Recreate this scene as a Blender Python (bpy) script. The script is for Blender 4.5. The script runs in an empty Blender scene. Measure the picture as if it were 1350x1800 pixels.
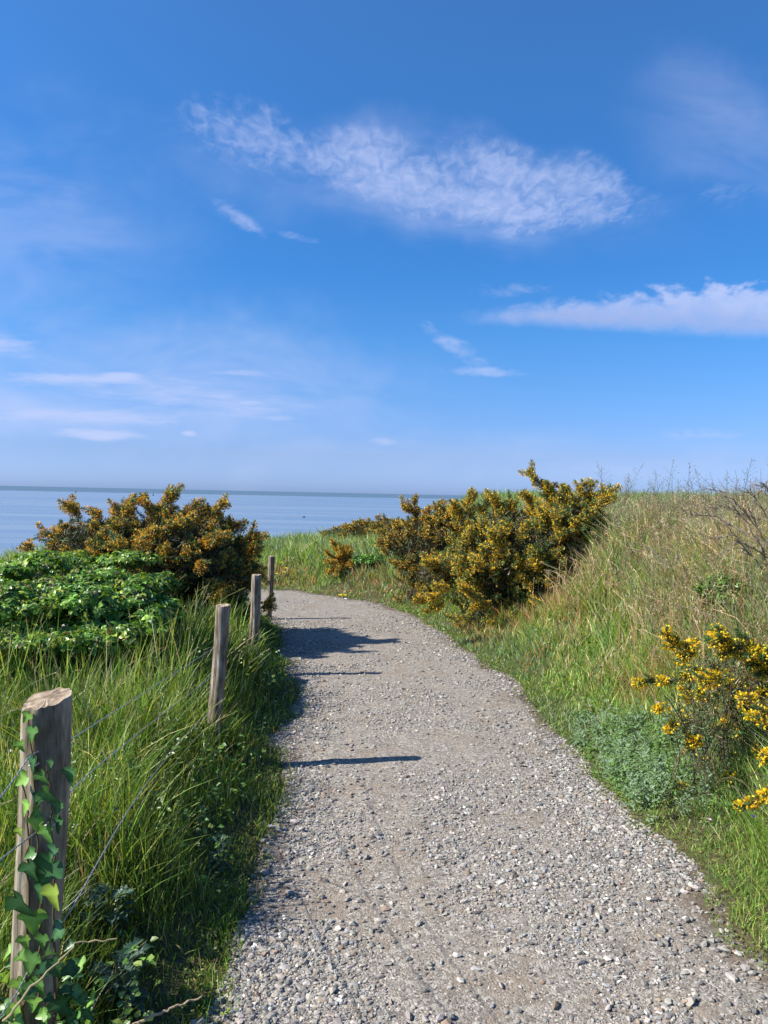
import bpy, math, random
import numpy as np
from mathutils import Matrix, Vector

rng = np.random.default_rng(7)
random.seed(7)
SC = bpy.context.scene
COL = SC.collection

# ------------------------------------------------------------------ camera
F = 1353.0            # focal length in pixels of the 1350 x 1800 photograph
EYE = 1.6
PITCH = math.radians(-1.36)
ROLL = math.radians(1.21)
cam_d = bpy.data.cameras.new('camera')
cam = bpy.data.objects.new('camera', cam_d)
COL.objects.link(cam)
cam_d.sensor_fit = 'VERTICAL'
cam_d.sensor_height = 24.0
cam_d.lens = 24.0 * F / 1800.0
cam_d.clip_start = 0.05
cam_d.clip_end = 200000
CAMR = Matrix.Rotation(math.radians(90) + PITCH, 4, 'X') @ Matrix.Rotation(ROLL, 4, 'Z')
cam.matrix_world = Matrix.Translation((0, 0, EYE)) @ CAMR
SC.camera = cam
_R = np.array(CAMR.to_3x3())


def P(px, py, depth):
    """World point seen at photo pixel (px, py) at forward distance `depth` metres."""
    d = _R @ np.array([(px - 675) / F, (900 - py) / F, -1.0])
    d = d / d[1]
    return np.array([0, 0, EYE]) + d * depth


# ------------------------------------------------------------------ light
SUN_EL, SUN_DIR = math.radians(39), (-0.984, -0.18)
SC.view_settings.view_transform = 'Standard'
SC.view_settings.look = 'None'
SC.view_settings.exposure = 0.9
SC.view_settings.gamma = 1.0
SC.view_settings.use_curve_mapping = False
sun_d = bpy.data.lights.new('sun', 'SUN')
sun_d.energy = 5.0
sun_d.angle = math.radians(0.5)
sun_d.color = (1.0, 0.94, 0.84)
sun = bpy.data.objects.new('sun', sun_d)
COL.objects.link(sun)
sv = Vector((SUN_DIR[0] * math.cos(SUN_EL), SUN_DIR[1] * math.cos(SUN_EL), math.sin(SUN_EL)))
sun.rotation_euler = sv.to_track_quat('Z', 'Y').to_euler()
sun.location = sv * 30


class NT:
    """tiny node-tree helper"""
    def __init__(s, tree):
        s.t = tree; s.t.nodes.clear()

    def n(s, typ, **kw):
        nd = s.t.nodes.new(typ)
        for k, v in kw.items():
            if k.startswith('_'):
                setattr(nd, k[1:], v)
        return nd

    def put(s, sock, v):
        if isinstance(v, bpy.types.NodeSocket):
            s.t.links.new(v, sock)
        elif v is not None:
            sock.default_value = v

    def math(s, op, a, b=None, c=None, clamp=False):
        nd = s.n('ShaderNodeMath', _operation=op, _use_clamp=clamp)
        s.put(nd.inputs[0], a)
        if b is not None: s.put(nd.inputs[1], b)
        if c is not None: s.put(nd.inputs[2], c)
        return nd.outputs[0]

    def vmath(s, op, a, b=None):
        nd = s.n('ShaderNodeVectorMath', _operation=op)
        s.put(nd.inputs[0], a)
        if b is not None: s.put(nd.inputs[1], b)
        return nd.outputs[0]

    def maprange(s, v, a, b, c=0.0, d=1.0, smooth=True):
        nd = s.n('ShaderNodeMapRange')
        if smooth: nd.interpolation_type = 'SMOOTHSTEP'
        s.put(nd.inputs[0], v); s.put(nd.inputs[1], a); s.put(nd.inputs[2], b)
        s.put(nd.inputs[3], c); s.put(nd.inputs[4], d)
        return nd.outputs[0]

    def noise(s, vec, scale, detail=4, rough=0.55, dist=0.0):
        nd = s.n('ShaderNodeTexNoise')
        s.put(nd.inputs['Vector'], vec)
        nd.inputs['Scale'].default_value = scale
        nd.inputs['Detail'].default_value = detail
        nd.inputs['Roughness'].default_value = rough
        nd.inputs['Distortion'].default_value = dist
        return nd.outputs['Fac']

    def mix(s, f, a, b, typ='RGBA', blend='MIX'):
        nd = s.n('ShaderNodeMix', _data_type=typ, _blend_type=blend)
        ins = [i for i in nd.inputs if i.enabled or True]
        s.put(nd.inputs[0], f)
        if typ == 'RGBA':
            s.put(nd.inputs[6], a); s.put(nd.inputs[7], b); return nd.outputs[2]
        s.put(nd.inputs[2], a); s.put(nd.inputs[3], b); return nd.outputs[0]

    def comb(s, x, y, z):
        nd = s.n('ShaderNodeCombineXYZ')
        s.put(nd.inputs[0], x); s.put(nd.inputs[1], y); s.put(nd.inputs[2], z)
        return nd.outputs[0]

    def ramp(s, f, stops):
        nd = s.n('ShaderNodeValToRGB')
        cr = nd.color_ramp
        while len(cr.elements) < len(stops): cr.elements.new(0.5)
        for e, (p, c) in zip(cr.elements, stops):
            e.position = p; e.color = (*c, 1)
        s.put(nd.inputs[0], f)
        return nd.outputs[0]


# ------------------------------------------------------------------ sky with clouds (a layer at infinite height)
def build_world():
    w = bpy.data.worlds.new('World'); SC.world = w; w.use_nodes = True
    t = NT(w.node_tree)
    sky = t.n('ShaderNodeTexSky', _sky_type='NISHITA')
    sky.sun_disc = False
    sky.sun_elevation = SUN_EL
    sky.sun_rotation = math.atan2(SUN_DIR[0], SUN_DIR[1])
    sky.altitude = 10; sky.air_density = 1.0; sky.dust_density = 0.6; sky.ozone_density = 1.5
    tc = t.n('ShaderNodeTexCoord').outputs['Generated']
    sep = t.n('ShaderNodeSeparateXYZ'); t.put(sep.inputs[0], tc)
    X, Y, Z = sep.outputs
    zc = t.math('MAXIMUM', Z, 0.012)
    yc = t.math('MAXIMUM', Y, 0.05)
    U = t.math('DIVIDE', X, yc)          # tangent of bearing
    V = t.math('DIVIDE', zc, yc)         # tangent of elevation
    q = t.comb(t.math('DIVIDE', X, zc), t.math('DIVIDE', Y, zc), 0.0)   # cloud-layer coordinates
    front = t.maprange(Y, 0.05, 0.3)
    # sky tone: the Nishita sky, deepened to the clean blue of a sea-side morning
    tone = t.ramp(t.maprange(Z, 0.0, 0.62, smooth=False),
                  list(zip((0.0, 0.02, 0.079, 0.197, 0.312, 0.444, 0.755, 1.0), SKYT)))
    skyc = t.mix(1.0, sky.outputs[0], tone, blend='MULTIPLY')

    def uv(px, py):
        d = P(px, py, 1.0) - np.array([0, 0, EYE])
        return d[0], d[2]

    wob1 = t.noise(t.comb(U, V, 0.0), 9.0, 3, 0.6)
    wob2 = t.noise(t.comb(U, V, 3.7), 9.0, 3, 0.6)

    def ell(px, py, a, b, ang=0.0, soft=0.9, wob=0.28):
        u0, v0 = uv(px, py); a /= F; b /= F
        ca, sa = math.cos(math.radians(ang)), math.sin(math.radians(ang))
        du = t.math('ADD', t.math('SUBTRACT', U, u0), t.math('MULTIPLY', t.math('SUBTRACT', wob1, 0.5), wob * a))
        dv = t.math('ADD', t.math('SUBTRACT', V, v0), t.math('MULTIPLY', t.math('SUBTRACT', wob2, 0.5), wob * b * 4))
        p = t.math('DIVIDE', t.math('ADD', t.math('MULTIPLY', du, ca), t.math('MULTIPLY', dv, -sa)), a)
        r = t.math('DIVIDE', t.math('ADD', t.math('MULTIPLY', du, sa), t.math('MULTIPLY', dv, ca)), b)
        rr = t.math('SQRT', t.math('ADD', t.math('MULTIPLY', p, p), t.math('MULTIPLY', r, r)))
        return t.maprange(rr, 1.0, 1.0 - soft, 0.0, 1.0)

    def add(*xs):
        o = xs[0]
        for x in xs[1:]: o = t.math('ADD', o, x)
        return o

    def mx(*xs):
        o = xs[0]
        for x in xs[1:]: o = t.math('MAXIMUM', o, x)
        return o
    # mottled altocumulus field
    n_m = t.noise(t.vmath('MULTIPLY', q, (1.3, 0.6, 1.0)), 19.0, 3, 0.6, 0.6)
    n_b = t.noise(q, 3.2, 4, 0.55, 0.3)
    mA = mx(ell(930, 318, 310, 92, 6), ell(650, 290, 290, 85, 12), t.math('MULTIPLY', ell(450, 245, 210, 95, 18), 0.85),
            t.math('MULTIPLY', ell(900, 355, 360, 75, 3), 1.0), t.math('MULTIPLY', ell(1280, 345, 110, 40, 0), 0.3))
    dA = add(mA, t.math('MULTIPLY', t.math('SUBTRACT', n_m, 0.5), 1.9),
             t.math('MULTIPLY', t.math('SUBTRACT', n_b, 0.5), 0.8))
    dA = t.math('MULTIPLY', t.maprange(dA, 0.05, 1.75), t.maprange(mA, 0.0, 0.5))
    # denser bank on the right, flat below and lumpy above
    uvv = t.comb(t.math('MULTIPLY', U, 1.0), t.math('MULTIPLY', V, 1.6), 0.0)
    n_p = t.noise(uvv, 26.0, 4, 0.55, 0.4)
    n_p2 = t.noise(uvv, 70.0, 3, 0.55, 0.2)
    ub, vb = uv(775, 560)
    ub2, vb2 = uv(1350, 590)
    k = (vb2 - vb) / (ub2 - ub)
    base = t.math('SUBTRACT', V, t.math('ADD', t.math('MULTIPLY', t.math('SUBTRACT', U, ub), k), vb))   # height over the flat base
    prog = t.maprange(U, ub - 0.01, uv(1290, 500)[0], 0.0, 1.0, smooth=False)
    thick = t.math('MULTIPLY', t.math('POWER', prog, 0.85), 122 / F)
    top = t.math('MULTIPLY', thick, t.math('ADD', 0.72, t.math('MULTIPLY', t.math('ADD', t.math('SUBTRACT', n_p, 0.5), t.math('MULTIPLY', t.math('SUBTRACT', n_p2, 0.5), 0.25)), 0.95)))
    inb = t.math('MULTIPLY', t.maprange(t.math('ADD', base, t.math('MULTIPLY', t.math('SUBTRACT', n_p, 0.5), 0.012)), -0.009, 0.014), t.maprange(t.math('SUBTRACT', top, base), -0.005, 0.018))
    dB = t.math('MULTIPLY', inb, t.math('ADD', 0.80, t.math('MULTIPLY', t.math('SUBTRACT', n_p, 0.45), 0.9)), clamp=True)
    dB = t.math('MULTIPLY', dB, t.maprange(U, ub - 0.01, ub + 0.10))
    # little loose puffs
    mC = mx(t.math('MULTIPLY', ell(900, 512, 110, 24, 0), 0.45), t.math('MULTIPLY', ell(795, 605, 105, 26, 35), 0.75),
            t.math('MULTIPLY', ell(850, 655, 110, 14, 0), 0.9), t.math('MULTIPLY', ell(425, 385, 85, 24, 33), 0.75),
            t.math('MULTIPLY', ell(520, 415, 85, 11, 12), 0.4), t.math('MULTIPLY', ell(675, 775, 40, 11, 0), 0.8),
            t.math('MULTIPLY', ell(1235, 762, 130, 18, 0), 0.55))
    n_c = t.noise(t.comb(U, t.math('MULTIPLY', V, 2.0), 5.0), 34.0, 4, 0.6, 0.6)
    dC = t.math('MULTIPLY', t.maprange(add(mC, t.math('MULTIPLY', t.math('SUBTRACT', n_c, 0.5), 1.6)), 0.1, 1.25), t.maprange(mC, 0.0, 0.3))
    # streaky bank low on the left
    st = t.comb(U, t.math('MULTIPLY', V, 5.5), 1.0)
    n_s = t.noise(st, 16.0, 4, 0.6, 0.5)
    mD = mx(t.math('MULTIPLY', ell(140, 668, 210, 20, 0), 1.0), t.math('MULTIPLY', ell(210, 664, 70, 14, 0), 1.15),
            t.math('MULTIPLY', ell(175, 766, 115, 18, 0), 1.25), t.math('MULTIPLY', ell(332, 762, 26, 9, 0), 1.2),
            t.math('MULTIPLY', ell(150, 733, 260, 20, 0), 0.85), t.math('MULTIPLY', ell(10, 605, 100, 38, 0), 0.75),
            t.math('MULTIPLY', ell(330, 700, 330, 60, 4), 0.55), t.math('MULTIPLY', ell(420, 655, 120, 10, 0), 0.6),
            t.math('MULTIPLY', ell(500, 735, 60, 9, 0), 0.7), t.math('MULTIPLY', ell(440, 708, 50, 8, 0), 0.8))
    dD = t.math('MULTIPLY', t.maprange(add(mD, t.math('MULTIPLY', t.math('SUBTRACT', n_s, 0.5), 1.7)), 0.1, 1.3), t.maprange(mD, 0.0, 0.3))
    # thin veils
    n_v = t.noise(t.comb(U, t.math('MULTIPLY', V, 2.4), 9.0), 3.2, 4, 0.6, 0.8)
    veil = mx(t.math('MULTIPLY', ell(1290, 230, 260, 150, 20), 0.28), t.math('MULTIPLY', ell(40, 380, 420, 300, 20), 0.30),
              t.math('MULTIPLY', ell(260, 660, 700, 190, 4), 0.48), t.math('MULTIPLY', ell(900, 800, 800, 60, 0), 0.42), t.math('MULTIPLY', ell(780, 325, 520, 125, 9), 0.5), t.math('MULTIPLY', ell(100, 720, 360, 75, 0), 0.6),
              t.math('MULTIPLY', ell(450, 300, 320, 110, 12), 0.16))
    dV = t.math('MULTIPLY', veil, t.maprange(n_v, 0.25, 0.7))
    cum = mx(t.math('MULTIPLY', dA, 0.66), t.math('MULTIPLY', dB, 0.80), t.math('MULTIPLY', dC, 0.5), t.math('MULTIPLY', dD, 0.78))
    dens = t.math('ADD', cum, t.math('MULTIPLY', dV, t.math('SUBTRACT', 1.0, cum)))
    # general thin cloud elsewhere in the sky, so other views are not bare
    dens_o = t.math('MULTIPLY', t.maprange(t.noise(q, 0.9, 5, 0.6, 0.4), 0.55, 0.8), t.math('SUBTRACT', 1.0, front))
    dens = t.math('MAXIMUM', t.math('MULTIPLY', dens, front), t.math('MULTIPLY', dens_o, 0.5), clamp=True)
    shade = t.mix(t.maprange(base, 0.0, 0.05), (2.9, 3.6, 6.0, 1), CLOUD)
    shade = t.mix(dB, CLOUD, shade)
    final = t.mix(dens, skyc, shade)
    bg = t.n('ShaderNodeBackground'); t.put(bg.inputs[0], final); bg.inputs[1].default_value = 0.073
    out = t.n('ShaderNodeOutputWorld'); t.put(out.inputs[0], bg.outputs[0])


SKYT = [(0.52, 0.80, 1.80), (0.52, 0.79, 1.75), (0.47, 0.66, 1.29), (0.40, 0.70, 1.22), (0.325, 0.737, 1.24), (0.265, 0.73, 1.27), (0.35, 0.84, 1.38), (0.46, 0.90, 1.42)]
CLOUD = (4.2, 4.9, 7.3, 1)
build_world()


# ------------------------------------------------------------------ tagging and mesh helpers
def tag(o, label=None, cat=None, group=None, kind=None):
    if label: o['label'] = label
    if cat: o['category'] = cat
    if group: o['group'] = group
    if kind: o['kind'] = kind
    return o


def empty(name, loc, label, cat, group=None):
    o = bpy.data.objects.new(name, None); COL.objects.link(o)
    o.location = loc; o.empty_display_size = 0.1
    return tag(o, label, cat, group)


def link_mesh(name, verts, faces_flat, loop_start, loop_total, mat, parent=None, cols=None, smooth=False, extra=None):
    me = bpy.data.meshes.new(name)
    me.vertices.add(len(verts)); me.vertices.foreach_set('co', np.ascontiguousarray(verts, dtype=np.float32).ravel())
    me.loops.add(len(faces_flat)); me.loops.foreach_set('vertex_index', faces_flat.astype(np.int32))
    me.polygons.add(len(loop_start)); me.polygons.foreach_set('loop_start', loop_start.astype(np.int32))
    me.polygons.foreach_set('loop_total', loop_total.astype(np.int32))
    if smooth: me.polygons.foreach_set('use_smooth', np.ones(len(loop_start), dtype=bool))
    else: me.polygons.foreach_set('use_smooth', np.zeros(len(loop_start), dtype=bool))
    if cols is not None:
        a = me.attributes.new('Col', 'FLOAT_COLOR', 'POINT')
        c = np.ones((len(verts), 4), dtype=np.float32); c[:, :3] = np.clip(cols, 0, 1)
        a.data.foreach_set('color', c.ravel())
    if extra is not None:
        for k, v in extra.items():
            a = me.attributes.new(k, 'FLOAT', 'POINT'); a.data.foreach_set('value', v.astype(np.float32))
    me.update(calc_edges=True); me.validate()
    me.materials.append(mat)
    o = bpy.data.objects.new(name, me); COL.objects.link(o)
    if parent is not None:
        o.parent = parent
        o.matrix_parent_inverse = Matrix.Translation(-Vector(parent.location))
    return o


class Soup:
    def __init__(s):
        s.v, s.c, s.f3, s.f4, s.n = [], [], [], [], 0

    def add(s, v, c, f3=None, f4=None):
        v = np.asarray(v, float).reshape(-1, 3)
        c = np.asarray(c, float)
        if c.ndim == 1: c = np.repeat(c[None], len(v), 0)
        s.v.append(v); s.c.append(c.reshape(-1, 3))
        if f3 is not None and len(f3): s.f3.append(np.asarray(f3).reshape(-1, 3) + s.n)
        if f4 is not None and len(f4): s.f4.append(np.asarray(f4).reshape(-1, 4) + s.n)
        s.n += len(v)

    def build(s, name, mat, parent=None, smooth=False):
        v = np.concatenate(s.v); c = np.concatenate(s.c)
        f3 = np.concatenate(s.f3) if s.f3 else np.zeros((0, 3), int)
        f4 = np.concatenate(s.f4) if s.f4 else np.zeros((0, 4), int)
        flat = np.concatenate([f3.ravel(), f4.ravel()])
        tot = np.concatenate([np.full(len(f3), 3), np.full(len(f4), 4)])
        st = np.concatenate([[0], np.cumsum(tot)[:-1]]) if len(tot) else tot
        return link_mesh(name, v, flat, st, tot, mat, parent, c, smooth)


def nrm(a):
    return a / np.maximum(np.linalg.norm(a, axis=-1, keepdims=True), 1e-9)


def rand_unit(n):
    return nrm(rng.normal(size=(n, 3)))


def smooth01(t):
    t = np.clip(t, 0, 1); return t * t * (3 - 2 * t)


_perm = rng.random((257, 257))


def vnoise(x, y, s=1.0, off=0.0):
    x = np.asarray(x, float) / s + 37.3 + off; y = np.asarray(y, float) / s + 91.7 + off * 1.7
    xi = np.floor(x).astype(int); yi = np.floor(y).astype(int)
    fx = x - xi; fy = y - yi; fx = fx * fx * (3 - 2 * fx); fy = fy * fy * (3 - 2 * fy)
    a = _perm[xi % 256, yi % 256]; b = _perm[(xi + 1) % 256, yi % 256]
    c = _perm[xi % 256, (yi + 1) % 256]; d = _perm[(xi + 1) % 256, (yi + 1) % 256]
    return (a * (1 - fx) + b * fx) * (1 - fy) + (c * (1 - fx) + d * fx) * fy


def fbm(x, y, s=1.0, off=0.0, octv=4):
    o = 0; a = 1; t = 0
    for i in range(octv):
        o = o + a * vnoise(x, y, s / 2 ** i, off + i * 5.3); t += a; a *= 0.5
    return o / t


# blades: ribbons with K levels, tip; all arrays length n
def blades(S, root, h, lean, curve, width, crow, ctip, K=3):
    n = len(root)
    if n == 0: return
    ang = rng.random(n) * 2 * math.pi
    side = np.stack([np.cos(ang), np.sin(ang), np.zeros(n)], 1)
    up = np.array([0, 0, 1.0])
    V = []; C = []
    for k in range(K):
        t = k / K
        p = root + (up * h[:, None] * (t - 0.25 * curve[:, None] * t * t)) + lean * (h * (0.35 * t + curve * t * t))[:, None]
        w = width * (1 - 0.55 * t) * (0.8 if k == 0 else 1)
        V += [p - side * w[:, None] / 2, p + side * w[:, None] / 2]
        cc = crow * (1 - t) + ctip * t
        C += [cc, cc]
    t = 1.0
    V.append(root + (up * h[:, None] * (t - 0.25 * curve[:, None])) + lean * (h * (0.35 + curve))[:, None])
    C.append(ctip)
    m = 2 * K + 1
    V = np.stack(V, 1); C = np.stack(C, 1)
    b = (np.arange(n) * m)[:, None]
    f4 = [b + np.array([[2 * k, 2 * k + 1, 2 * k + 3, 2 * k + 2]]) for k in range(K - 1)]
    f3 = b + np.array([[2 * K - 2, 2 * K - 1, 2 * K]])
    S.add(V.reshape(-1, 3), C.reshape(-1, 3), f3, np.concatenate(f4) if f4 else None)


# leaves: folded 6-gon leaves. d = along, nrmv = normal
def leaves(S, c, d, nv, size, aspect, col, fold=0.25, curl=0.15):
    n = len(c)
    if n == 0: return
    d = nrm(d); s = nrm(np.cross(nv, d)); nv = np.cross(d, s)
    size = size[:, None]; asp = (size * aspect) if np.isscalar(aspect) else size * aspect[:, None]
    def pt(a, b, z): return c + d * size * a + s * asp * b + nv * size * z
    V = np.stack([pt(0, 0, 0), pt(0.28, 0.48, fold * .5), pt(0.68, 0.36, fold * .3 - curl * .4), pt(1, 0, -curl),
                  pt(0.68, -0.36, fold * .3 - curl * .4), pt(0.28, -0.48, fold * .5), pt(0.5, 0, -0.02)], 1)
    b = (np.arange(n) * 7)[:, None, None]
    tri = np.array([[0, 6, 1], [1, 6, 2], [2, 6, 3], [3, 6, 4], [4, 6, 5], [5, 6, 0]])[None]
    C = np.repeat(col[:, None, :], 7, 1)
    S.add(V.reshape(-1, 3), C.reshape(-1, 3), (b + tri).reshape(-1, 3))


# thin triangles (spines, petals)
def spines(S, root, d, length, width, col, tipcol=None):
    n = len(root)
    if n == 0: return
    d = nrm(d); s = nrm(np.cross(d, rand_unit(n)))
    V = np.stack([root - s * width[:, None] / 2, root + s * width[:, None] / 2, root + d * length[:, None]], 1)
    if tipcol is None: tipcol = col
    C = np.stack([col, col, tipcol], 1)
    S.add(V.reshape(-1, 3), C.reshape(-1, 3), np.arange(n * 3).reshape(-1, 3))


# small blunt petals: quads with a wide end
def petals(S, root, d, length, width, col):
    n = len(root)
    if n == 0: return
    d = nrm(d); s = nrm(np.cross(d, rand_unit(n))); k = np.cross(d, s)
    L = length[:, None]; W = width[:, None]
    V = np.stack([root, root + d * L * .55 + s * W * .5 + k * W * .15, root + d * L, root + d * L * .55 - s * W * .5 + k * W * .15], 1)
    S.add(V.reshape(-1, 3), np.repeat(col[:, None], 4, 1).reshape(-1, 3), None, np.arange(n * 4).reshape(-1, 4))


# tubes: pts (n,K,3), radii (n,K)
def tubes(S, pts, rad, col, sides=5):
    pts = np.asarray(pts, float); rad = np.asarray(rad, float)
    n, K, _ = pts.shape
    tang = np.gradient(pts, axis=1); tang = nrm(tang)
    ref = np.where(np.abs(tang[..., 2:3]) > 0.9, np.array([1.0, 0, 0]), np.array([0, 0, 1.0]))
    u = nrm(np.cross(tang, ref)); v = np.cross(tang, u)
    a = np.arange(sides) / sides * 2 * math.pi
    ring = pts[:, :, None] + rad[:, :, None, None] * (u[:, :, None] * np.cos(a)[None, None, :, None] + v[:, :, None] * np.sin(a)[None, None, :, None])
    V = ring.reshape(-1, 3)
    idx = np.arange(n * K * sides).reshape(n, K, sides)
    q = np.stack([idx[:, :-1, :], np.roll(idx[:, :-1, :], -1, 2), np.roll(idx[:, 1:, :], -1, 2), idx[:, 1:, :]], -1).reshape(-1, 4)
    col = np.asarray(col, float)
    if col.ndim == 1: C = np.repeat(col[None], len(V), 0)
    else: C = np.repeat(col[:, None, :], K * sides, 1).reshape(-1, 3)
    S.add(V, C, None, q)


def bez(p0, p1, p2, K):
    t = np.linspace(0, 1, K)[None, :, None]
    return p0[:, None] * (1 - t) ** 2 + p1[:, None] * 2 * t * (1 - t) + p2[:, None] * t ** 2


def jit(col, n, amt=0.2, hue=0.06):
    col = np.asarray(col, float)
    c = np.repeat(col[None], n, 0) if col.ndim == 1 else col.copy()
    c = c * (1 + rng.normal(size=(n, 1)) * amt) * (1 + rng.normal(size=(n, 3)) * hue)
    return np.clip(c, 0.004, 0.95)


def pick(cols, w, n):
    cols = np.array(cols, float); w = np.array(w, float)
    return cols[rng.choice(len(cols), n, p=w / w.sum())]


# ------------------------------------------------------------------ materials
def mat(name):
    m = bpy.data.materials.new(name); m.use_nodes = True
    return m, NT(m.node_tree)


def finish(t, sh, disp=None):
    o = t.n('ShaderNodeOutputMaterial'); t.put(o.inputs[0], sh)
    return o


def foliage_mat(name, rough=0.5, trans=0.35, spec=0.35):
    m, t = mat(name)
    at = t.n('ShaderNodeAttribute', _attribute_name='Col').outputs['Color']
    pb = t.n('ShaderNodeBsdfPrincipled'); t.put(pb.inputs['Base Color'], at)
    pb.inputs['Roughness'].default_value = rough
    pb.inputs['Specular IOR Level'].default_value = spec
    if trans > 0:
        tr = t.n('ShaderNodeBsdfTranslucent')
        t.put(tr.inputs[0], t.mix(1.0, at, (1.25, 1.15, 0.55, 1), blend='MULTIPLY'))
        mx = t.n('ShaderNodeMixShader'); mx.inputs[0].default_value = trans
        t.put(mx.inputs[1], pb.outputs[0]); t.put(mx.inputs[2], tr.outputs[0])
        finish(t, mx.outputs[0])
    else: finish(t, pb.outputs[0])
    return m


M_GRASS = foliage_mat('grass_blade', 0.42, 0.42, 0.4)
M_LEAF = foliage_mat('glossy_leaf', 0.36, 0.3, 0.4)
M_FLOWER = foliage_mat('petal', 0.6, 0.3, 0.2)
M_SPINE = foliage_mat('spine', 0.55, 0.12, 0.3)
M_STEM = foliage_mat('bark_stem', 0.8, 0.0, 0.2)


def stone_mat():
    m, t = mat('gravel_stone')
    at = t.n('ShaderNodeAttribute', _attribute_name='Col').outputs['Color']
    g = t.n('ShaderNodeNewGeometry').outputs['Position']
    n = t.noise(g, 260.0, 3, 0.6)
    c = t.mix(1.0, at, t.ramp(n, [(0.3, (0.52, 0.50, 0.47)), (0.7, (0.88, 0.85, 0.80))]), blend='MULTIPLY')
    pb = t.n('ShaderNodeBsdfPrincipled'); t.put(pb.inputs['Base Color'], c)
    pb.inputs['Roughness'].default_value = 0.75; pb.inputs['Specular IOR Level'].default_value = 0.35
    b = t.n('ShaderNodeBump'); b.inputs['Strength'].default_value = 0.5; b.inputs['Distance'].default_value = 0.002
    t.put(b.inputs['Height'], n); t.put(pb.inputs['Normal'], b.outputs[0])
    finish(t, pb.outputs[0]); return m


def path_mat():
    m, t = mat('gravel_path')
    g = t.n('ShaderNodeNewGeometry').outputs['Position']
    ed = t.n('ShaderNodeAttribute', _attribute_name='edge').outputs['Fac']
    vr = t.n('ShaderNodeTexVoronoi'); t.put(vr.inputs['Vector'], g); vr.inputs['Scale'].default_value = 130
    vr2 = t.n('ShaderNodeTexVoronoi'); t.put(vr2.inputs['Vector'], g); vr2.inputs['Scale'].default_value = 62
    big = t.noise(g, 2.3, 5, 0.62); mid = t.noise(g, 9.0, 4, 0.6); fine = t.noise(g, 300, 2, 0.6)
    sep = t.n('ShaderNodeSeparateColor'); t.put(sep.inputs[0], vr.outputs['Color'])
    sep2 = t.n('ShaderNodeSeparateColor'); t.put(sep2.inputs[0], vr2.outputs['Color'])
    grit = t.ramp(sep.outputs[0], [(0.0, (0.13, 0.12, 0.11)), (0.35, (0.31, 0.285, 0.26)), (0.8, (0.45, 0.42, 0.385)), (1.0, (0.74, 0.70, 0.65))])
    grit2 = t.ramp(sep2.outputs[0], [(0.0, (0.23, 0.215, 0.20)), (0.6, (0.39, 0.37, 0.34)), (1.0, (0.56, 0.53, 0.49))])
    sand = t.ramp(fine, [(0.25, (0.26, 0.21, 0.165)), (0.75, (0.43, 0.36, 0.295))])
    c = t.mix(t.maprange(sep2.outputs[1], 0.62, 0.66), grit, grit2)
    sf = t.maprange(t.math('ADD', t.math('MULTIPLY', big, 0.6), t.math('MULTIPLY', mid, 0.5)), 0.52, 0.66)
    sf = t.math('MULTIPLY', sf, t.maprange(sep.outputs[1], 0.12, 0.5))
    c = t.mix(t.math('MULTIPLY', sf, 0.85), c, sand)
    soil = t.ramp(fine, [(0.2, (0.085, 0.06, 0.042)), (0.8, (0.20, 0.15, 0.11))])
    ef = t.maprange(t.math('ADD', ed, t.math('MULTIPLY', t.math('SUBTRACT', mid, 0.5), 0.6)), 0.80, 1.08)
    c = t.mix(t.math('MULTIPLY', ef, 0.9), c, soil)
    c = t.mix(1.0, c, (.68, .65, .60, 1), blend='MULTIPLY')
    pb = t.n('ShaderNodeBsdfPrincipled'); t.put(pb.inputs['Base Color'], c)
    pb.inputs['Roughness'].default_value = 0.9; pb.inputs['Specular IOR Level'].default_value = 0.2
    h = t.math('ADD', t.math('MULTIPLY', t.math('SUBTRACT', 1.0, vr.outputs['Distance']), 0.5),
               t.math('ADD', t.math('MULTIPLY', sep.outputs[2], 0.5), t.math('MULTIPLY', fine, 0.35)))
    b = t.n('ShaderNodeBump'); b.inputs['Strength'].default_value = 0.9; b.inputs['Distance'].default_value = 0.005
    t.put(b.inputs['Height'], h); t.put(pb.inputs['Normal'], b.outputs[0])
    finish(t, pb.outputs[0]); return m


def ground_mat():
    m, t = mat('turf_soil')
    g = t.n('ShaderNodeNewGeometry').outputs['Position']
    n1 = t.noise(g, 1.1, 5, 0.6); n2 = t.noise(g, 40, 4, 0.65)
    a = t.ramp(n2, [(0.25, (0.035, 0.05, 0.015)), (0.6, (0.075, 0.10, 0.03)), (0.9, (0.15, 0.14, 0.06))])
    b_ = t.ramp(n2, [(0.3, (0.06, 0.045, 0.03)), (0.8, (0.17, 0.14, 0.08))])
    c = t.mix(t.maprange(n1, 0.42, 0.62), a, b_)
    pb = t.n('ShaderNodeBsdfPrincipled'); t.put(pb.inputs['Base Color'], c); pb.inputs['Roughness'].default_value = 0.95
    pb.inputs['Specular IOR Level'].default_value = 0.1
    b = t.n('ShaderNodeBump'); b.inputs['Distance'].default_value = 0.03; t.put(b.inputs['Height'], n2); t.put(pb.inputs['Normal'], b.outputs[0])
    finish(t, pb.outputs[0]); return m


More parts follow.
